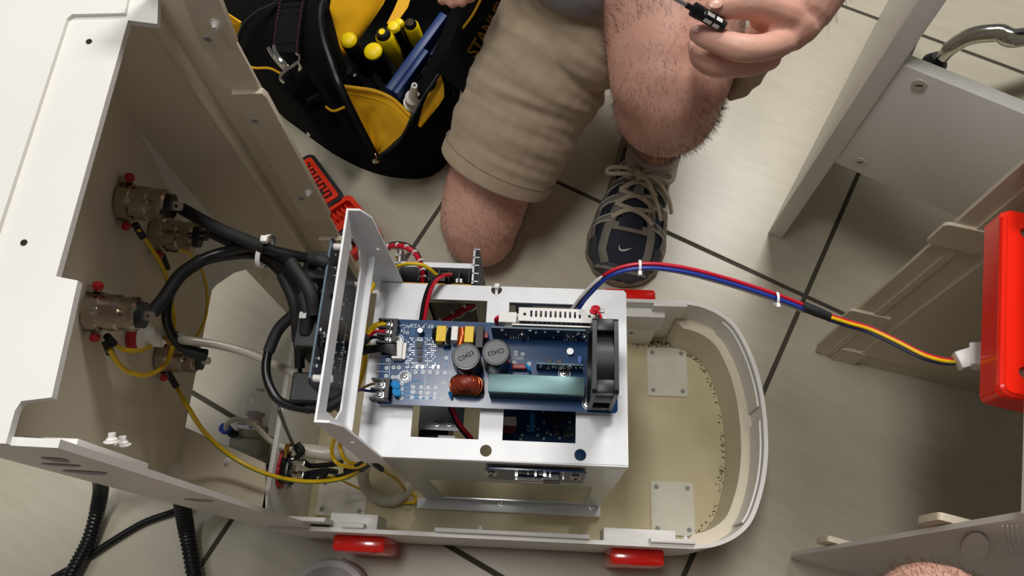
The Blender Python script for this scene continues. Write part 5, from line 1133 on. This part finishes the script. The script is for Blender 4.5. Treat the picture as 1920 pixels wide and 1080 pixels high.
# nails
for c, d, ax in ((P(1343, 7, .6172), V((-.3, -.35, 1)), P(1334, 11, .6) - P(1360, 4, .6)), (P(1308, 53, .589), V((-.5, .2, 1)), P(1301, 48, .58) - P(1330, 60, .58))):
    part('nail', MB().lathe([(0, .0012), (.004, .0009), (.0058, 0)], frame(c, ax, d.cross(ax)) @ Matrix.Diagonal((1.0, .72, .8, 1)), 16), 'nail', per)
for s_ in (-1, 1):
    e = part('eye', MB().lathe([(0, -.011), (.008, -.0075), (.011, 0), (.008, .0075), (0, .011)], Matrix.Translation(head + V((s_ * .03, -.062, .0))), 14), 'plastic_white', per)
    part('iris', MB().cyl(.005, .001, zframe(head + V((s_ * .03, -.073, 0)), (0, -1, 0)), 12), 'dark_recess', e)
voxel('hair', MB().tube([head + V((0, .03, -.01)), head + V((0, .022, .05)), head + V((0, .012, .105))], [.074, .086, .05], 20, 6), 'hairdark', per, .006, 3, .012, .01)
# clothing
from mathutils import noise as mnoise
sh1 = MB(); hem = V((-.076, .592, .150))
ax1 = (hem - hip1)
limb(sh1, [hip1 + V((0, .02, .02)), hip1.lerp(hem, .3), hip1.lerp(hem, .6), hip1.lerp(hem, .85)], [.100, .098, .095, .091], 26, 6)
sh1.tube([hip1.lerp(hem, .6), hip1.lerp(hem, .85), hem], [.096, .091, .0865], 26, 6)
sh1.tube([hip2 + V((0, .02, .0)), hip2.lerp(kn2, .3), hip2.lerp(kn2, .52) + V((.002, 0, -.002))], [.122, .113, .104], 24, 6)
limb(sh1, [pel - V((0, .0, .06)), pel, pel + V((0, 0, .07))], [.14, .165, .155], 24, 5, flat=.85)
limb(sh1, [V((.055, .70, .335)), V((.09, .76, .39)), V((.14, .80, .40))], [.085, .105, .11], 20, 5)
# hanging cloth at the outer side of the raised thigh
sh1.tube([P(1412, 100, .45), P(1392, 158, .40), P(1356, 186, .385)], [.024, .018, .010], 10, 5)
so_ = voxel('shorts', sh1, 'shorts', per, .0035, 5)
_n1 = ax1.normalized()
_nr = [V(n.vector) for n in so_.data.vertex_normals]
for v_, nr_ in zip(so_.data.vertices, _nr):       # cloth folds running across the leg
    rel = v_.co - hip1; s1 = rel.dot(_n1); rad = rel - _n1 * s1; w_ = V((rad[0] * 5.5 + s1 * 5, rad[1] * 5.5, rad[2] * 5.5 + s1 * 34)); k_ = min(1, max(0, (.40 - s1) / .12))
    f_ = mnoise.noise(w_) * .009 + mnoise.noise(w_ * 2.3) * .0045
    v_.co += nr_ * (f_ * (.35 + .65 * k_))
so_.data.update()
# stitched hem band following the leg opening
hd_ = ax1.normalized(); Mh = zframe(hem, hd_)
part('hem', MB().lathe([(.079, -.016), (.0872, -.020), (.0882, -.009), (.0876, .002), (.086, .004), (.080, .003)], Mh, 40), 'shorts', so_)
part('hem_stitch', MB().lathe([(.0875, -.0195), (.0892, -.019), (.0875, -.0183)], Mh, 40), 'sole', so_)
st_ = MB()
st_.tube([pel + V((-.0, -.02, .0)), pel.lerp(chest, .4) + V((0, -.02, 0)), chest, chest + V((0, 0, .10))], [.185, .168, .172, .115], 28, 6, flat=.85)
limb(st_, [pel + V((-.02, -.10, .03)), V((.06, .74, .47)), V((.035, .715, .445))], [.10, .08, .062], 20, 5)
limb(st_, [V((-.02, .715, .465)), V((.03, .680, .435)), V((.085, .675, .47))], [.045, .046, .040], 18, 5)
st_.tube([shR + V((-.08, 0, 0)), shR, shR.lerp(elR, .5)], [.075, .074, .066], 20, 5); st_.tube([shL + V((.08, 0, 0)), shL, shL.lerp(elL, .5)], [.075, .074, .066], 20, 5)
voxel('shirt', st_, 'shirt', per, .006, 4, .014, .06)
# body hair on knees, shins and thighs: short strands standing on the skin
from mathutils.bvhtree import BVHTree
_bvh = BVHTree.FromPolygons([v.co[:] for v in body_o.data.vertices], [p.vertices[:] for p in body_o.data.polygons])
hr = MB(); cnt = 0
def strand(p, n, down, ln, r=.00012):
    t = (n * .45 + down + V((random.gauss(0, .35), random.gauss(0, .35), random.gauss(0, .25)))).normalized()
    b = t.orthogonal().normalized(); c = t.cross(b); e1 = p + t * ln * .5 + n * ln * .18; e2 = p + t * ln + n * ln * .05
    k = len(hr.v); hr.v += [tuple(p + b * r), tuple(p - b * r), tuple(e1 + b * r * .8), tuple(e1 - b * r * .8), tuple(e2), tuple(p + c * r), tuple(e1 + c * r * .8)]
    hr.f += [[k, k + 1, k + 3, k + 2], [k + 2, k + 3, k + 4], [k + 1, k + 5, k + 6, k + 3], [k + 5, k, k + 2, k + 6]]; hr.m += [0] * 4
for a, b, rad, num, ln in ((kn2 + V((0, 0, -.03)), ank2, .14, 6500, .013), (kn2 + V((0, .0, .0)), hip2.lerp(kn2, .5), .14, 6000, .014), (kn1, hip1.lerp(kn1, .55), .14, 2800, .010), (kn1, ank1, .12, 500, .010), (elR, wrR, .09, 700, .011)):
    for i in range(num):
        t = random.random(); c = a.lerp(b, t); ax = (b - a).normalized(); an = random.random() * 2 * PI
        u = ax.orthogonal().normalized(); d = u * math.cos(an) + ax.cross(u) * math.sin(an)
        h = _bvh.ray_cast(c + d * rad, -d, rad)
        if h[0] is not None:
            lo = ln * random.uniform(.5, 1.2) * (.45 if (h[0] - kn2).length < .06 or (h[0] - kn1).length < .06 else 1)
            nn = h[1] if h[1].dot(d) > 0 else -h[1]
            strand(h[0], nn, ax * .8, lo)
for c, num, ln in ((kn2, 1500, .008), (kn1, 1400, .008)):
    for i in range(num):
        d = V((random.gauss(0, 1), -abs(random.gauss(0, 1)), random.gauss(0, 1))).normalized(); h = _bvh.ray_cast(c + d * .15, -d, .15)
        if h[0] is not None and h[0][1] < c[1]: strand(h[0], h[1] if h[1].dot(d) > 0 else -h[1], V((.25, -.3, -.6)), ln * random.uniform(.5, 1.2), .00010)
tag(part('leg_hair', hr, 'hairfine', per, False), kind='stuff')
# small screwdriver bit holder in the fingers
pn = thing('precision_driver', 'small black bit driver with metal shaft held in the hand', 'screwdriver', P(1320, 32, .6))
a, b = P(1358, 50, .600), P(1286, 9, .614); d = (b - a); Lq = d.length; Mq = zframe(a, d)
part('handle', MB().b2((-.0042, -.0042, .004), (.0042, .0042, Lq * .58), .0008, Mq), 'black_gloss', pn)
part('window', MB().b2((-.0044, -.002, Lq * .12), (.0044, .002, Lq * .27), 0, Mq).b2((-.0044, -.002, Lq * .32), (.0044, .002, Lq * .5), 0, Mq).b2((-.002, -.0044, Lq * .12), (.002, .0044, Lq * .27), 0, Mq).b2((-.002, -.0044, Lq * .32), (.002, .0044, Lq * .5), 0, Mq), 'plastic_white', pn, False)
part('collar', MB().lathe([(0, Lq * .58), (.0058, Lq * .58), (.0062, Lq * .66), (.0062, Lq * .82), (.005, Lq * .84), (.0025, Lq * .86), (.0024, Lq), (0, Lq)], Mq, 18), 'black_gloss', pn)
part('shaft', MB().cyl(.0019, .05, Mq @ Matrix.Translation((0, 0, Lq)), 12), 'steel', pn); part('tail', MB().cyl(.0046, .004, Mq, 14), 'black_plastic', pn)

# ---------------------------------------------------------------- shoes
def shoe(name, label, toe, direc, L=.295, Wd=.105, colours=('shoe_navy', 'shoe_grey', 'sole'), parent=None):
    d = V(direc).normalized(); s_ = V((-d[1], d[0], 0)); heel = V(toe) - d * L      # local: x along the shoe heel -> toe, y to its left
    M = Matrix(((d[0], s_[0], 0, heel[0]), (d[1], s_[1], 0, heel[1]), (0, 0, 1, 0), (0, 0, 0, 1)))
    t = parent or thing(name, label, 'shoe', heel + d * L / 2)
    def half(x):      # half width left/right of the centre line
        u = x / L
        pr = [(0, .20), (.03, .55), (.10, .72), (.25, .74), (.45, .76), (.62, .92), (.75, 1.0), (.86, .94), (.94, .70), (.98, .42), (1, .15)]
        for (a, p), (b, q_) in zip(pr, pr[1:]):
            if a <= u <= b: k = (u - a) / (b - a); k = k * k * (3 - 2 * k); return (p + (q_ - p) * k) * Wd / 2
        return .15 * Wd / 2
    def height(x):
        u = x / L
        pr = [(0, .075), (.05, .100), (.2, .108), (.35, .106), (.45, .098), (.6, .078), (.75, .060), (.88, .048), (.97, .034), (1, .026)]
        for (a, p), (b, q_) in zip(pr, pr[1:]):
            if a <= u <= b: return p + (q_ - p) * (u - a) / (b - a)
        return .026
    zb = .022
    def surf(x, a, off=0.):    # a from 0 (left edge) to pi (right edge)
        h, hh = half(x), height(x) - zb; e = .72
        cx, sx = math.cos(a), math.sin(a)
        y = (abs(cx) ** e) * (1 if cx > 0 else -1) * h * (1 - .22 * max(sx, 0) ** 2 * (1 if x < L * .55 else .4)); z = zb + (sx ** .85 if sx > 0 else 0) * hh
        n = V((0, cx, sx * .9)); return M @ V((x, y, z)) + (M.to_3x3() @ n).normalized() * off
    N_ = 22
    up = MB(); xs = [L * (i / 44) for i in range(45)]
    up.loft([[surf(x, PI * k / N_) for k in range(N_ + 1)] for x in xs], closed=False)
    part('shoe_upper' if parent else 'upper', up, colours[0], t, ang=70)
    sol = MB(); rings = []
    for z, g in ((.0, .0), (.003, .004), (.014, .006), (.024, .003), (.026, -.001)):
        rings.append([M @ V((x, half(x) + g * (1 if 0 < x < L else .3), z + (.006 * max(0, x / L - .8) / .2 if z < .01 else 0))) for x in xs] + [M @ V((x, -half(x) - g, z + (.006 * max(0, x / L - .8) / .2 if z < .01 else 0))) for x in xs[::-1]])
    sol.loft(rings); part('shoe_sole' if parent else 'sole', sol, colours[2], t)
    return t, M, surf, L
toe2 = P(1158, 530, .02); toe2[2] = 0
sd_ = V((-.205, -.979, 0))
sh_t, Msh, sf, Ls = shoe('running_shoe', 'navy and grey laced running shoe of the kneeling person', toe2, sd_, .30, .118)
def ribbon(name, pts, wd, m, th=.0016, off=.0012):
    q_ = catmull([sf(Ls * x, PI * a, off) for x, a in pts], 6); n_ = [sf(Ls * x, PI * a, off + .01) - sf(Ls * x, PI * a, off) for x, a in pts]
    return part(name, MB().tube([sf(Ls * x, PI * a, off) for x, a in [(pts[int(i)][0] + (pts[min(int(i) + 1, len(pts) - 1)][0] - pts[int(i)][0]) * (i - int(i)), pts[int(i)][1] + (pts[min(int(i) + 1, len(pts) - 1)][1] - pts[int(i)][1]) * (i - int(i))) for i in [k / 8 for k in range(8 * (len(pts) - 1) + 1)]]], wd / 2, 8, 1, flat=th / wd * 2, up=n_[0]), m, sh_t)
def patch(name, x0, x1, a0, a1, m, th=.0022, shape=None):
    nx, na = 10, 8
    g_ = [[sf(Ls * (x0 + (x1 - x0) * i / nx), PI * ((shape(i / nx)[0] if shape else a0) + ((shape(i / nx)[1] if shape else a1) - (shape(i / nx)[0] if shape else a0)) * k / na), .0014) for k in range(na + 1)] for i in range(nx + 1)]
    return part(name, MB().sheet(g_, th), m, sh_t)
# toe guard, side overlays, eyestays
patch('toe_guard', .93, .995, .02, .98, 'shoe_dark', .004)
patch('toe_guard', .80, .94, .0, .22, 'shoe_dark', .003); patch('toe_guard', .80, .94, .78, 1., 'shoe_dark', .003)
ribbon('overlay', [(.935, .10), (.94, .3), (.945, .5), (.94, .7), (.935, .9)], .012, 'shoe_grey')
for s_ in (0, 1):
    f_ = (lambda a: a) if s_ == 0 else (lambda a: 1 - a)
    ribbon('overlay', [(.93, f_(.30)), (.84, f_(.30)), (.74, f_(.33)), (.66, f_(.36)), (.55, f_(.38)), (.42, f_(.38))], .017, 'shoe_grey')
    ribbon('overlay', [(.80, f_(.12)), (.66, f_(.10)), (.5, f_(.10)), (.3, f_(.1)), (.1, f_(.12))], .020, 'shoe_grey')
    for x in (.70, .60, .50, .40): 
        ribbon('lace_strap', [(x + .02, f_(.10)), (x + .008, f_(.22)), (x, f_(.36))], .010, 'shoe_grey')
        ribbon('strap_trim', [(x + .036, f_(.12)), (x + .024, f_(.22)), (x + .018, f_(.34))], .0022, 'reflect', .0018, .0022)
        ribbon('strap_trim', [(x + .004, f_(.12)), (x - .008, f_(.22)), (x - .016, f_(.34))], .0022, 'reflect', .0018, .0022)
    patch('heel_counter', .02, .28, *( (.0, .35) if s_ == 0 else (.65, 1.)), 'shoe_grey')
patch('tongue', .28, .74, .43, .57, 'shoe_navy', .006)
patch('tongue_edge', .72, .76, .36, .64, 'shoe_grey', .004)
part('tongue_tag', MB().sheet([[sf(Ls * x, PI * a, .0085) for a in (.475, .5, .525)] for x in (.42, .46, .5, .54, .58)], .0015), 'shoe_grey', sh_t)
# laces: crossing rows and a bow
rows = [.70, .63, .56, .49, .42, .35]
for x, x2 in zip(rows, rows[1:]):
    part('lace', MB().tube([sf(Ls * x, PI * .35, .004), sf(Ls * (x * .6 + x2 * .4), PI * .47, .010), sf(Ls * x2, PI * .65, .004)], .0042, 8, 6, flat=.55), 'lace', sh_t)
    part('lace', MB().tube([sf(Ls * x, PI * .65, .004), sf(Ls * (x * .5 + x2 * .5), PI * .53, .008), sf(Ls * x2, PI * .35, .004)], .0042, 8, 6, flat=.55), 'lace', sh_t)
kk = sf(Ls * .50, PI * .53, .013); dl, sl3 = sd_, V((-sd_[1], sd_[0], 0))
def kp(u, v, z=0.): return kk + dl * u + sl3 * v + V((0, 0, z))
part('lace_bow', MB().tube([kp(0, 0), kp(.008, -.022, .008), kp(.006, -.045, -.004), kp(-.006, -.044, -.006), kp(-.004, -.02, .006), kp(0, 0)], .0034, 8, 6), 'lace', sh_t)
part('lace_bow', MB().tube([kp(0, 0), kp(-.012, .022, .008), kp(-.016, .05, -.004), kp(-.004, .052, -.008), kp(.002, .024, .006), kp(0, 0)], .0034, 8, 6), 'lace', sh_t)
part('lace_bow', MB().tube([kp(0, 0), kp(.012, .02, .004), kp(.035, .04, -.016), kp(.055, .052, -.03)], .003, 8, 6), 'lace', sh_t)
part('lace_bow', MB().tube([kp(0, 0), kp(.004, .03, .004), kp(.02, .056, -.018), kp(.036, .066, -.034)], .003, 8, 6), 'lace', sh_t)
part('lace_knot', MB().tube([kp(-.006, -.006, .002), kp(.002, 0, .007), kp(.008, .006, .002)], [.005, .0065, .005], 10, 4), 'lace', sh_t)
# swoosh marks
def swoosh(o, ex_, ey_, s, th=.0008):
    top_ = [(-.5, .22), (-.46, .02), (-.36, -.1), (-.2, -.12), (.05, -.03), (.5, .16)]; bot = [(.5, .16), (.1, -.14), (-.15, -.25), (-.38, -.24), (-.5, -.1), (-.52, .06)]
    up_ = [tuple(p[:2]) for p in catmull([V((x * s, y * s, 0)) for x, y in top_], 5)]; lo_ = [tuple(p[:2]) for p in catmull([V((x * s, y * s, 0)) for x, y in bot], 5)]
    return part('swoosh_mark', MB().plate((lo_[:-1] + up_[:-1])[::-1], [], 0, th, frame(o, ex_, ey_)), 'reflect', sh_t)
c = sf(Ls * .85, PI * .5, .0030); tx = sf(Ls * .85, PI * .45, .003) - sf(Ls * .85, PI * .55, .003); ty = sf(Ls * .83, PI * .5, .003) - sf(Ls * .87, PI * .5, .003)
if tx[0] < 0: tx = -tx
swoosh(c, tx, ty, .021)
aS = .16 if sf(Ls * .5, PI * .1)[0] > sf(Ls * .5, PI * .9)[0] else .84
c = sf(Ls * .5, PI * aS, .0045); ty = sf(Ls * .5, PI * (.3 if aS < .5 else .7)) - sf(Ls * .5, PI * aS); tx = sd_ * -1
swoosh(c, -tx * -1, ty, .055, .0015)
# sock of the raised leg
skk = MB().tube([ank2 + V((-.006, -.03, -.03)), ank2 + V((-.002, -.005, .0)), ank2.lerp(kn2, .10)], [.043, .043, .042], 20, 6)
part('sock', skk, 'sock', per)
# other foot, behind the kneeling person
toeb = ank1 + V((0.0, .17, -.05)); toeb[2] = 0
shoe('running_shoe', 'second running shoe behind the kneeling person, mostly out of sight', toeb, V((0.05, 1, 0)), .28, .105, parent=per)
# ---------------------------------------------------------------- the person sitting in front: a bare knee at the right, a grey shoe at the left
toe3 = P(622, 1046, .03); toe3[2] = 0
g_t, Mg, gf, Lg = shoe('knit_shoe', 'light grey knit shoe tip at the bottom edge, below the red foot', toe3, V((-.05, 1, 0)), .285, .108, ('mesh_grey', 'shoe_light', 'shoe_light'))
part('toe_rim', MB().tube([gf(Lg * x, PI * a, .0015) for x, a in [(.62, .10), (.76, .12), (.88, .16), (.95, .26), (.975, .5), (.95, .74), (.88, .84), (.76, .88), (.62, .90)]], .005, 10, 6, flat=.5), 'shoe_light', g_t)
p2 = thing('person', 'person sitting by the bottom edge with one bare knee showing', 'person', (.05, -.35, 0))
b2_ = MB(); kR = V((.306, -.020, .475)); aR = V((.31, -.05, .08)); hR = V((.12, -.46, .50)); kL = V((-.26, -.10, .46)); aL = V((-.265, -.20, .09)); hL = V((-.08, -.46, .50))
for k_, a_, h_ in ((kR, aR, hR), (kL, aL, hL)):
    b2_.tube([h_, h_.lerp(k_, .5), k_ + (h_ - k_) * .15, k_, k_ + V((0, .008, -.02))], [.095, .085, .070, .062, .048], 20, 6); b2_.tube([k_, k_.lerp(a_, .3) + V((0, -.02, 0)), k_.lerp(a_, .7) + V((0, -.01, 0)), a_, a_ - V((0, 0, .04))], [.056, .058, .044, .036, .03], 18, 6)
b2_.tube([V((.02, -.48, .48)), V((.02, -.5, .7)), V((.02, -.47, .95)), V((.02, -.46, 1.05))], [.15, .14, .15, .10], 20, 5, flat=.75)
b2_.tube([V((.02, -.45, 1.05)), V((.02, -.43, 1.2)), V((.02, -.42, 1.32))], [.06, .07, .06], 18, 5)
b2o = voxel('body', b2_, 'skin', p2, .006, 4)
sx_ = MB()
for k_, h_ in ((kR, hR), (kL, hL)): sx_.tube([h_, h_.lerp(k_, .45), h_.lerp(k_, .72)], [.11, .10, .09], 20, 5)
sx_.tube([V((.02, -.48, .44)), V((.02, -.49, .62))], [.16, .165], 20, 5, flat=.8); voxel('shorts', sx_, 'shirt', p2, .006, 4)
sx_ = MB().tube([V((.02, -.48, .56)), V((.02, -.5, .75)), V((.02, -.47, .95)), V((.02, -.46, 1.07))], [.17, .16, .17, .11], 20, 5, flat=.8); voxel('shirt', sx_, 'shirt', p2, .008, 4)
voxel('hair', MB().tube([V((.02, -.44, 1.28)), V((.02, -.43, 1.36))], [.075, .05], 16, 5), 'hairdark', p2, .008, 2)
hr = MB(); _bvh = BVHTree.FromPolygons([v.co[:] for v in b2o.data.vertices], [p.vertices[:] for p in b2o.data.polygons])
for i in range(900):
    d = V((random.gauss(0, 1), abs(random.gauss(0, 1)), random.gauss(0, .8))).normalized(); h = _bvh.ray_cast(kR + d * .15, -d, .15)
    if h[0] is not None: strand(h[0], h[1] if h[1].dot(d) > 0 else -h[1], V((-.2, .1, -.6)), random.uniform(.005, .011), .00018)
tag(part('leg_hair', hr, 'hairfine', p2, False), kind='stuff')
shoe('knit_shoe', 'light grey knit shoe under the bare knee, out of the frame', V((.315, .045 - .1, 0)), V((0.05, 1, 0)), .285, .108, ('mesh_grey', 'shoe_light', 'shoe_light'), parent=p2)
st2 = thing('stool', 'black stool carrying the person at the bottom edge', 'stool', (.02, -.5, 0))
part('seat', MB().lathe([(0, .37), (.17, .37), (.18, .39), (.17, .42), (0, .425)], Matrix.Translation((.02, -.5, 0)), 28), 'black_rubber', st2); part('leg', MB().cyl(.03, .37, Matrix.Translation((.02, -.5, 0)), 16), 'steel', st2)
# repeats belong together
for o in S.objects:
    if o.parent is None and 'label' in o and 'group' not in o:
        b = o.name.split('.')[0]
        g = {'metal_socket': 'metal sockets on the column panel', 'black_cable': 'thick black cables to the relay board', 'earth_wire': 'yellow earth wires', 'long_lead': 'coloured leads arching over the floor gap',
             'plug_lead': 'coloured leads at the white plug', 'lead': 'leads on the main board', 'cable_tie': 'cable ties', 'corrugated_hose': 'corrugated hoses at lower left', 'wrapped_bundle': 'spiral wrapped leads'}.get(b)
        if g: o['group'] = g
